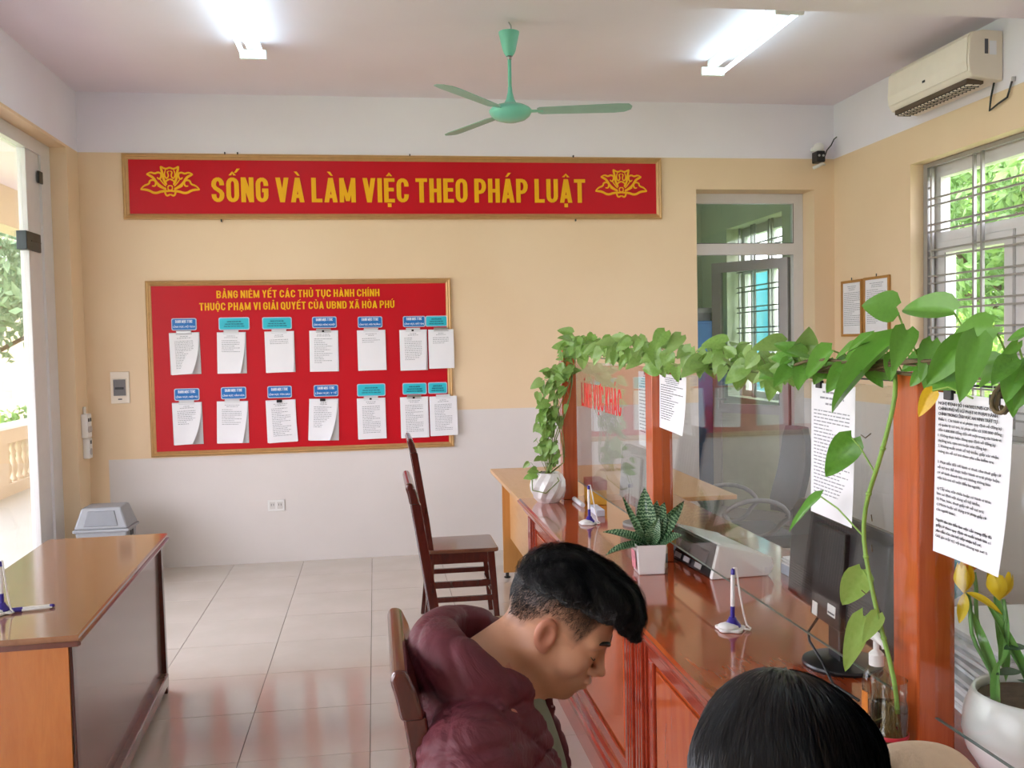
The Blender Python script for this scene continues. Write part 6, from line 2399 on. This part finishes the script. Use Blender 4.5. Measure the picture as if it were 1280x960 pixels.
def man():
    ox, oy, hz = .190, 1.66, math.radians(-15)
    t = thing('person', 'young man in a maroon hooded jacket and olive shirt, head bowed beside the counter', 'person', (ox, oy, 0), hz)
    Mh = head_frame(Vector((.118, .034, 1.092)), math.radians(-3), math.radians(34))
    nb = (-.035, 0, .99)
    inv = Mh

    def body(P):
        H = to_local(P, Mh)
        H[:, 0] = np.where(H[:, 0] > .03, .03 + (H[:, 0] - .03) * .90, H[:, 0])
        d = head_sdf(H)
        n0 = tuple(Mh @ Vector((-.022, 0, -.045)))
        d = smin(d, sd_cap(P, n0, nb, .054, .062), .03)
        thr = tuple(Mh @ Vector((.020, 0, -.075)))
        d = smin(d, sd_cap(P, thr, (.03, .0, .955), .034, .045), .03)
        Q = P.copy()
        Q[:, 1] = np.abs(Q[:, 1])
        b = sd_ell(P, (0, 0, .82), (.105, .165, .19))
        b = smin(b, sd_cap(P, (0, 0, .56), (0, 0, .78), .115), .06)
        b = smin(b, sd_ell(P, (0, 0, .53), (.12, .165, .10)), .05)
        b = smin(b, sd_cap(Q, (-.01, .06, .965), (-.01, .165, .935), .05), .05)
        b = smin(b, sd_cap(Q, (-.01, .185, .925), (.05, .245, .68), .048, .040), .03)
        b = smin(b, sd_cap(Q, (.05, .245, .68), (.26, .10, .630), .040, .026), .02)
        b = smin(b, sd_cap(Q, (.02, .09, .535), (.42, .125, .535), .080, .056), .05)
        b = smin(b, sd_cap(Q, (.42, .125, .535), (.41, .125, .09), .053, .036), .03)
        b = smin(b, sd_cap(Q, (.40, .125, .035), (.50, .13, .03), .033, .030), .03)
        d = smin(d, b, .04)
        for sg in (1, -1):
            a = np.array((.86, -.50 * sg, -.08))
            a /= np.linalg.norm(a)
            s_ = np.array((-.50 * sg, -.86, 0)) * 1.0
            s_ /= np.linalg.norm(s_)
            s_ = s_ if sg > 0 else s_
            u = np.cross(a, s_)
            u = u / np.linalg.norm(u)
            if u[2] < 0:
                u = -u
            d = smin(d, fingers(P, (.265, .098 * sg, .640 if sg > 0 else .655), a, s_ if sg > 0 else -s_ * np.array((1, 1, 1)), u), .012)
        return d
    ax = [axis((-.20, -.03, .014), (-.03, .265, .003), (.265, .42, .0052), (.42, .56, .014)),
          axis((-.32, -.072, .011), (-.072, .140, .003), (.140, .32, .011)),
          axis((-.03, .56, .016), (.56, .68, .006), (.68, .95, .014), (.95, 1.25, .0031))]
    bo = surf_mesh('body', body, ax, M_SKIN, t)

    def tone(co):
        H = to_local(co, Mh)
        x, y, z = H[:, 0], H[:, 1], H[:, 2]
        n = np.sin(x * 300) * .002 + np.sin(z * 410 + y * 200) * .002
        low = np.interp(x, [-.12, -.085, -.05, -.015, .02, .05, .062, .075], [-.050, -.052, -.035, .012, .012, -.008, .030, .075]) + n
        fade = np.clip((z - low) / .058, 0, 1) ** .75
        fade *= np.clip((.078 - x) / .012, 0, 1)
        ear = (np.abs(y) > .074) & (np.abs(x) < .03) & (z < .034)
        fade[ear] = 0
        far = (co[:, 2] < .98)
        fade[far] = 0
        lip = np.clip(1 - np.sqrt(((x - .100) / .012) ** 2 + (y / .024) ** 2 + ((z + .062) / .0125) ** 2), 0, 1) * 2.0
        red = np.where(ear, .55, 0) + np.clip(1 - np.sqrt(((x - .11) / .02) ** 2 + (y / .02) ** 2 + ((z + .03) / .02) ** 2), 0, 1) * .4
        out = np.zeros((len(co), 4))
        out[:, 0] = fade * .88
        out[:, 1] = np.clip(lip, 0, .8)
        out[:, 2] = red
        out[:, 3] = 1
        return out
    tone_attr(bo, tone)
    # brows and lash lines
    for sg in (1, -1):
        pts = [Mh @ Vector(p) for p in ((.1035, .010 * sg, .0225), (.1010, .026 * sg, .029), (.0915, .043 * sg, .030), (.080, .054 * sg, .024))]
        MB().tube(pts, [.0036, .0046, .0038, .0012], 8).build('eyebrow', M_HAIR, t, smooth=True)
        pts = [Mh @ Vector(p) for p in ((.0925, .020 * sg, -.0050), (.0955, .030 * sg, -.0080), (.0925, .041 * sg, -.0065), (.0855, .0475 * sg, -.002))]
        MB().tube(pts, [.0006, .0012, .0011, .0006], 5).build('eyelash', M_HAIR, t, smooth=True)

    # hair: cap with a fringe falling forward
    def hair(P):
        H = to_local(P, Mh)
        d = sd_ell(H, (-.004, 0, .046), (.100, .080, .089))
        d = smin(d, sd_ell(H, (.055, 0, .098), (.058, .062, .036)), .03)
        d = smin(d, sd_cap(H, (.085, .0, .092), (.127, -.006, .070), .026, .008), .025)
        d = smin(d, sd_ell(H, (.095, .010, .084), (.028, .045, .018)), .02)
        x, y, z = H[:, 0], H[:, 1], H[:, 2]
        low = np.interp(x, [-.12, -.09, -.05, 0, .05, .075, .095, .13], [.028, .030, .050, .066, .070, .070, .068, .058])
        low = low + .0015 * np.sin(x * 160) + .001 * np.sin(x * 390 + 1)
        d = d + .011 * np.exp(-np.clip(z - low, 0, 1) / .012) * (x < .09)
        d = smax(d, low - z, .008)
        d = smax(d, -sd_ell(H, (.088, 0, .020), (.035, .06, .030)), .01)
        d = d + .0020 * np.sin(y * 210 + x * 45 + 1.5 * np.sin(x * 55)) * np.clip((z - .05) / .03, 0, 1) + .0009 * np.sin(x * 120 + y * 90) * np.sin(y * 140) + .0008 * np.sin(z * 260 + x * 90)
        return d
    c = Mh.translation
    axh = [axis((c.x - .14, c.x + .20, .004)), axis((c.y - .11, c.y + .11, .004)), axis((c.z - .11, c.z + .20, .004))]
    ho = surf_mesh('hair', hair, axh, M_HAIR, t)

    def flow(p):
        x, y, z = p
        # whorl at the crown, combed forwards and a little down at the sides
        return (1.0 - max(0, -x - .05) * 14, y * 7 - .1, -.35 - abs(y) * 5 + (.5 if x < -.02 else 0) - (0.9 if x > .08 else 0))
    rng = np.random.RandomState(3)
    strands('hair_strands', ho, Mh, 11000, .032, .0010, flow, M_HAIR, ho, rng, keep=lambda p: p[2] > .05 or p[0] < -.03, lift=.009, jitter=.45)
    strands('cropped_hair', bo, Mh, 9000, .0065, .0006, lambda p: (-.5, p[1] * 3, -1.0), M_HAIR, ho, rng, lift=.0022, segs=2, jitter=.3,
            mask=lambda L: (L[:, 2] > np.interp(L[:, 0], [-.12, -.085, -.05, -.015, .02, .05, .062, .075], [-.030, -.030, -.010, .032, .035, .015, .045, .085])) & (L[:, 2] < .085) & (L[:, 0] < .07) & (np.abs(L[:, 1]) < .075) & (L[:, 0] > -.11) & ((L[:, 0] < -.09) | (np.abs(L[:, 1]) > .03)))

    # shirt, jacket with hood, trousers, shoes
    def tee(P):
        d = sd_ell(P, (.004, 0, .81), (.122, .185, .215))
        d = smin(d, sd_cap(P, (.0, 0, .56), (0, 0, .76), .128), .06)
        d = smin(d, sd_cap(P, (.0, -.10, .945), (.0, .10, .945), .058), .05)
        d = smax(d, P[:, 2] - (1.005 - .35 * (P[:, 0] + .02)), .01)
        d = smax(d, -sd_cap(P, (-.01, 0, .95), (.06, 0, 1.15), .060, .075), .006)
        d = smax(d, .53 - P[:, 2], .01)
        return d + .0035 * np.sin(P[:, 1] * 75 + P[:, 2] * 18) * np.clip((P[:, 0]) / .08, 0, 1)
    surf_mesh('shirt', tee, [axis((-.16, .02, .012), (.02, .18, .006)), axis((-.22, .22, .007)), axis((.50, .75, .012), (.75, 1.04, .006))], M_TEE, t)

    def jacket(P):
        x, y, z = P[:, 0], P[:, 1], P[:, 2]
        Q = P.copy()
        Q[:, 1] = np.abs(y)
        d = sd_ell(P, (.0, 0, .81), (.140, .212, .235))
        d = smin(d, sd_cap(P, (-.01, 0, .53), (-.0, 0, .78), .160, .138), .06)
        d = smin(d, sd_cap(Q, (-.015, .05, .945), (-.010, .165, .922), .068, .078), .05)
        # quilting seams on the body
        zz = (z - .10 * x - .845)
        seam = np.exp(-((((zz + .5) % .098) - .049) / .0050) ** 2)
        d = d + .009 * seam - .003 * np.cos(zz * 2 * PI / .098 + PI) * 0
        a = np.array((-.005, .185, .920))
        e = np.array((.055, .262, .67))
        w = np.array((.235, .125, .632))
        s1 = sd_cap(Q, a, e, .088, .074)
        tt = ((Q - a) @ (e - a)) / ((e - a) @ (e - a))
        s1 = s1 + .008 * np.exp(-((((tt + .62) % .36) - .18) / .022) ** 2)
        s2 = sd_cap(Q, e, w, .072, .048)
        t2 = ((Q - e) @ (w - e)) / ((w - e) @ (w - e))
        s2 = s2 + .006 * np.exp(-((((t2 + 1) % .33) - .165) / .03) ** 2)
        d = smin(d, smin(s1, s2, .03), .03)
        # folds
        q1 = np.abs(np.sin(x * 38 + z * 34 + 1.3 * np.sin(y * 22 + z * 9)))
        q2 = np.abs(np.sin(z * 52 - x * 21 + y * 26 + 1.1 * np.sin(x * 31)))
        d = d + .0035 * np.exp(-(q1 / .20) ** 2) * 1.6 + .0048 * np.exp(-(q2 / .18) ** 2) + .0012 * np.sin(x * 60 + y * 50) * np.sin(z * 55)
        # hood collapsed round the neck
        C = P - np.array((-.005, 0, 1.015))
        th = .38
        hx = C[:, 0] * math.cos(th) - C[:, 2] * math.sin(th)
        hz_ = C[:, 0] * math.sin(th) + C[:, 2] * math.cos(th)
        ang = np.arctan2(C[:, 1], hx)
        fr = np.cos(ang)
        ring = np.hypot(hx + .004, C[:, 1] * .95)
        tube = .045 - .022 * np.clip(fr, -.4, 1) - .004 * np.exp(-(np.sin(ang * 4 + hz_ * 40) / .3) ** 2)
        hd = np.sqrt((ring - .094) ** 2 + (hz_ * .85 - .004) ** 2) - tube
        fold = sd_ell(P, (-.060, 0, .955), (.070, .125, .075))
        fold = fold + .006 * np.exp(-(np.sin(z * 42 + np.abs(y) * 38 + x * 10) / .28) ** 2)
        hd = smin(hd, fold, .02)
        d = smin(d, hd, .008)
        # neck hole and open front
        hole = sd_cap(P, (-.012, 0, .985), (.06, 0, 1.22), .062, .090)
        d = smax(d, -hole, .006)
        wdt = .040 + .030 * np.clip((z - .70) / .3, 0, 1)
        wedge = np.maximum(np.abs(y - .008) - wdt, .02 - x)
        d = smax(d, -wedge, .008)
        d = smax(d, .50 - z, .01)
        return d
    surf_mesh('jacket', jacket, [axis((-.24, .31, .0058)), axis((-.38, -.05, .0056), (-.05, .12, .0052), (.12, .38, .010)), axis((.48, .74, .012), (.74, 1.13, .0052))], M_JACK, t)
    # zip edge and drawstring toggle on the near flap
    zp = MB()
    for sg, y0 in ((-1, -.058), (1, .074)):
        pts = [Vector((.060, y0 * 1.12, .955)), Vector((.098, y0 * 1.02, .91)), Vector((.128, y0 * .93, .85)), Vector((.143, y0 * .86, .78)), Vector((.150, y0 * .80, .70))]
        zp.tube(pts, .0035, 6)
    zp.build('zip', plain('dark_zip', '#3a1d24', .4), t, smooth=True)
    MB().lathe([(.0, 0), (.009, .002), (.011, .008), (.009, .014), (.0, .016)], 14, T(.052, -.112, .972, ry=math.radians(60), rz=math.radians(-65))).build('drawstring_toggle', plain('coral_toggle', '#b5705e', .45), t, smooth=True)

    def trousers(P):
        Q = P.copy()
        Q[:, 1] = np.abs(Q[:, 1])
        d = sd_ell(P, (0, 0, .54), (.135, .18, .10))
        d = smin(d, sd_cap(Q, (.02, .092, .54), (.42, .125, .545), .092, .068), .04)
        d = smin(d, sd_cap(Q, (.42, .125, .54), (.41, .125, .13), .067, .055), .03)
        d = smax(d, .10 - P[:, 2], .01)
        d = smax(d, P[:, 2] - .66, .01)
        return d + .003 * np.sin(P[:, 0] * 60 + P[:, 2] * 40)
    surf_mesh('trousers', trousers, [axis((-.18, .52, .012)), axis((-.26, .26, .012)), axis((.07, .69, .012))], M_TROU, t)
    for sg in (1, -1):
        surf_mesh('shoe', lambda P: smax(smin(sd_cap(P, (.39, .125 * sg, .045), (.50, .13 * sg, .035), .045, .036), sd_cap(P, (.40, .125 * sg, .05), (.40, .125 * sg, .11), .045), .02), -P[:, 2], .006),
                  [axis((.32, .56, .009)), axis((.125 * sg - .07, .125 * sg + .07, .009)), axis((-.01, .17, .009))], M_BLACK, t)


man()


def woman():
    ox, oy, hz = .445, .80, math.radians(96)
    t = thing('person', 'person with smooth black hair and beige jacket, seated at the bottom of the picture', 'person', (ox, oy, 0), hz)
    # local frame: x forward (towards the man), y to her left
    Mh = head_frame(Vector((.155, -.012, 1.094)), math.radians(0), math.radians(38))

    def lean(P):
        # upper body bent forward and shoulders hunched up
        W = P.copy()
        k = np.clip(P[:, 2] - .55, 0, 1)
        W[:, 0] = P[:, 0] - .26 * k
        W[:, 2] = np.where(P[:, 2] > .5, .5 + (P[:, 2] - .5) / 1.10, P[:, 2])
        return W

    def body(P):
        H = to_local(P, Mh)
        d = head_sdf(H / .97) * .97
        d = smin(d, sd_cap(P, tuple(Mh @ Vector((-.02, 0, -.04))), (.07, 0, 1.03), .050, .052), .03)
        P = lean(P)
        Q = P.copy()
        Q[:, 1] = np.abs(Q[:, 1])
        b = sd_ell(P, (.0, 0, .83), (.10, .15, .18))
        b = smin(b, sd_cap(P, (0, 0, .56), (0, 0, .78), .11), .06)
        b = smin(b, sd_ell(P, (-.02, 0, .53), (.12, .17, .10)), .05)
        b = smin(b, sd_cap(Q, (0, .06, .975), (.0, .15, .955), .045), .05)
        b = smin(b, sd_cap(Q, (0, .165, .94), (.05, .195, .70), .042, .036), .03)
        b = smin(b, sd_cap(Q, (.05, .195, .70), (.25, .09, .640), .036, .024), .02)
        b = smin(b, sd_cap(Q, (.0, .085, .535), (.36, .10, .535), .078, .054), .05)
        b = smin(b, sd_cap(Q, (.36, .10, .53), (.34, .10, .09), .050, .034), .03)
        b = smin(b, sd_cap(Q, (.33, .10, .035), (.42, .105, .03), .031, .028), .03)
        d = smin(d, b, .04)
        for sg in (1, -1):
            a = np.array((.86, -.50 * sg, -.08))
            a /= np.linalg.norm(a)
            s_ = np.array((-.50 * sg, -.86, 0))
            s_ /= np.linalg.norm(s_)
            d = smin(d, fingers(P, (.255, .088 * sg, .650 if sg > 0 else .665), a, s_ if sg > 0 else -s_, np.array((0, 0, 1.0)), .0078), .012)
        return d
    ax = [axis((-.20, .02, .014), (.02, .30, .0058), (.30, .42, .0062), (.42, .50, .014)),
          axis((-.28, -.10, .011), (-.10, .10, .0058), (.10, .28, .011)),
          axis((-.03, .56, .018), (.56, .70, .006), (.70, .98, .014), (.98, 1.27, .0058))]
    bo = surf_mesh('body', body, ax, M_SKIN, t)
    tone_attr(bo, lambda co: np.tile(np.array([0, 0, 0, 1.0]), (len(co), 1)))

    def hair(P):
        H = to_local(P, Mh)
        x, y, z = H[:, 0], H[:, 1], H[:, 2]
        d = sd_ell(H, (-.006, 0, .036), (.106, .090, .100))
        Q = H.copy()
        Q[:, 1] = np.abs(y)
        d = smin(d, sd_cap(Q, (-.02, .060, .03), (.02, .078, -.10), .045, .030), .04)
        d = smin(d, sd_cap(H, (-.055, 0, .02), (-.075, 0, -.12), .060, .045), .05)
        d = smax(d, -sd_ell(H, (.105, 0, -.045), (.075, .058, .110)), .02)
        return d + .0012 * np.sin(np.arctan2(y, x + .05) * 40)
    c = Mh.translation
    ho = surf_mesh('hair', hair, [axis((c.x - .24, c.x + .18, .005)), axis((c.y - .14, c.y + .14, .005)), axis((c.z - .20, c.z + .20, .005))], M_HAIRW, t)
    cr = np.array((-.045, -.018, .125))

    def flow(p):
        v = np.array(p) - cr
        v = v / (np.linalg.norm(v) + 1e-6)
        return (v[0] * 1.1, v[1] * 1.3, v[2] - .25)
    rng = np.random.RandomState(5)
    strands('hair_strands', ho, Mh, 11000, .085, .0010, flow, M_HAIRW, ho, rng, lift=.0022, segs=6, jitter=.07)

    def jacket(P0):
        P = lean(P0)
        x, y, z = P[:, 0], P[:, 1], P[:, 2]
        Q = P.copy()
        Q[:, 1] = np.abs(y)
        d = sd_ell(P, (-.005, 0, .82), (.135, .185, .215))
        d = smin(d, sd_cap(P, (0, 0, .54), (0, 0, .78), .145, .14), .06)
        d = smin(d, sd_cap(Q, (-.01, .05, .985), (-.0, .162, .985), .060, .084), .05)
        d = smin(d, sd_cap(Q, (.0, .180, .975), (.05, .200, .70), .088, .060), .04)
        d = smin(d, sd_cap(Q, (.05, .200, .70), (.22, .115, .645), .060, .042), .03)
        d = d + .004 * np.sin(x * 30 + z * 40) * np.sin(z * 30 - y * 30) + .0015 * np.sin(z * 110 + x * 70)
        d = d + .005 * np.exp(-((np.abs(y) - .125) / .005) ** 2) * (z > .80) + .004 * np.exp(-((z - .90) / .006) ** 2)
        col = np.sqrt((np.hypot(x - .015, y) - .078) ** 2 + (z - 1.03 + .25 * x) ** 2 * .35) - .015
        d = smin(d, col, .008)
        d = smax(d, -sd_cap(P, (.0, 0, .99), (.09, 0, 1.25), .058, .09), .006)
        d = smax(d, .50 - z, .01)
        return d
    surf_mesh('jacket', jacket, [axis((-.20, .36, .009)), axis((-.33, -.03, .0065), (-.03, .33, .011)), axis((.48, .86, .012), (.86, 1.18, .0065))], M_BEIGE, t)

    def trousers(P):
        Q = P.copy()
        Q[:, 1] = np.abs(Q[:, 1])
        d = sd_ell(P, (-.02, 0, .54), (.135, .185, .10))
        d = smin(d, sd_cap(Q, (.0, .087, .54), (.36, .10, .545), .090, .066), .04)
        d = smin(d, sd_cap(Q, (.36, .10, .54), (.34, .10, .13), .065, .052), .03)
        d = smax(d, .10 - P[:, 2], .01)
        return smax(d, P[:, 2] - .66, .01)
    surf_mesh('trousers', trousers, [axis((-.18, .46, .013)), axis((-.24, .24, .013)), axis((.07, .69, .013))], M_TROU, t)
    for sg in (1, -1):
        surf_mesh('shoe', lambda P: smax(smin(sd_cap(P, (.32, .10 * sg, .043), (.42, .105 * sg, .033), .042, .034), sd_cap(P, (.33, .10 * sg, .05), (.33, .10 * sg, .11), .042), .02), -P[:, 2], .006),
                  [axis((.26, .48, .009)), axis((.10 * sg - .065, .10 * sg + .065, .009)), axis((-.01, .17, .009))], M_BLACK, t)


woman()
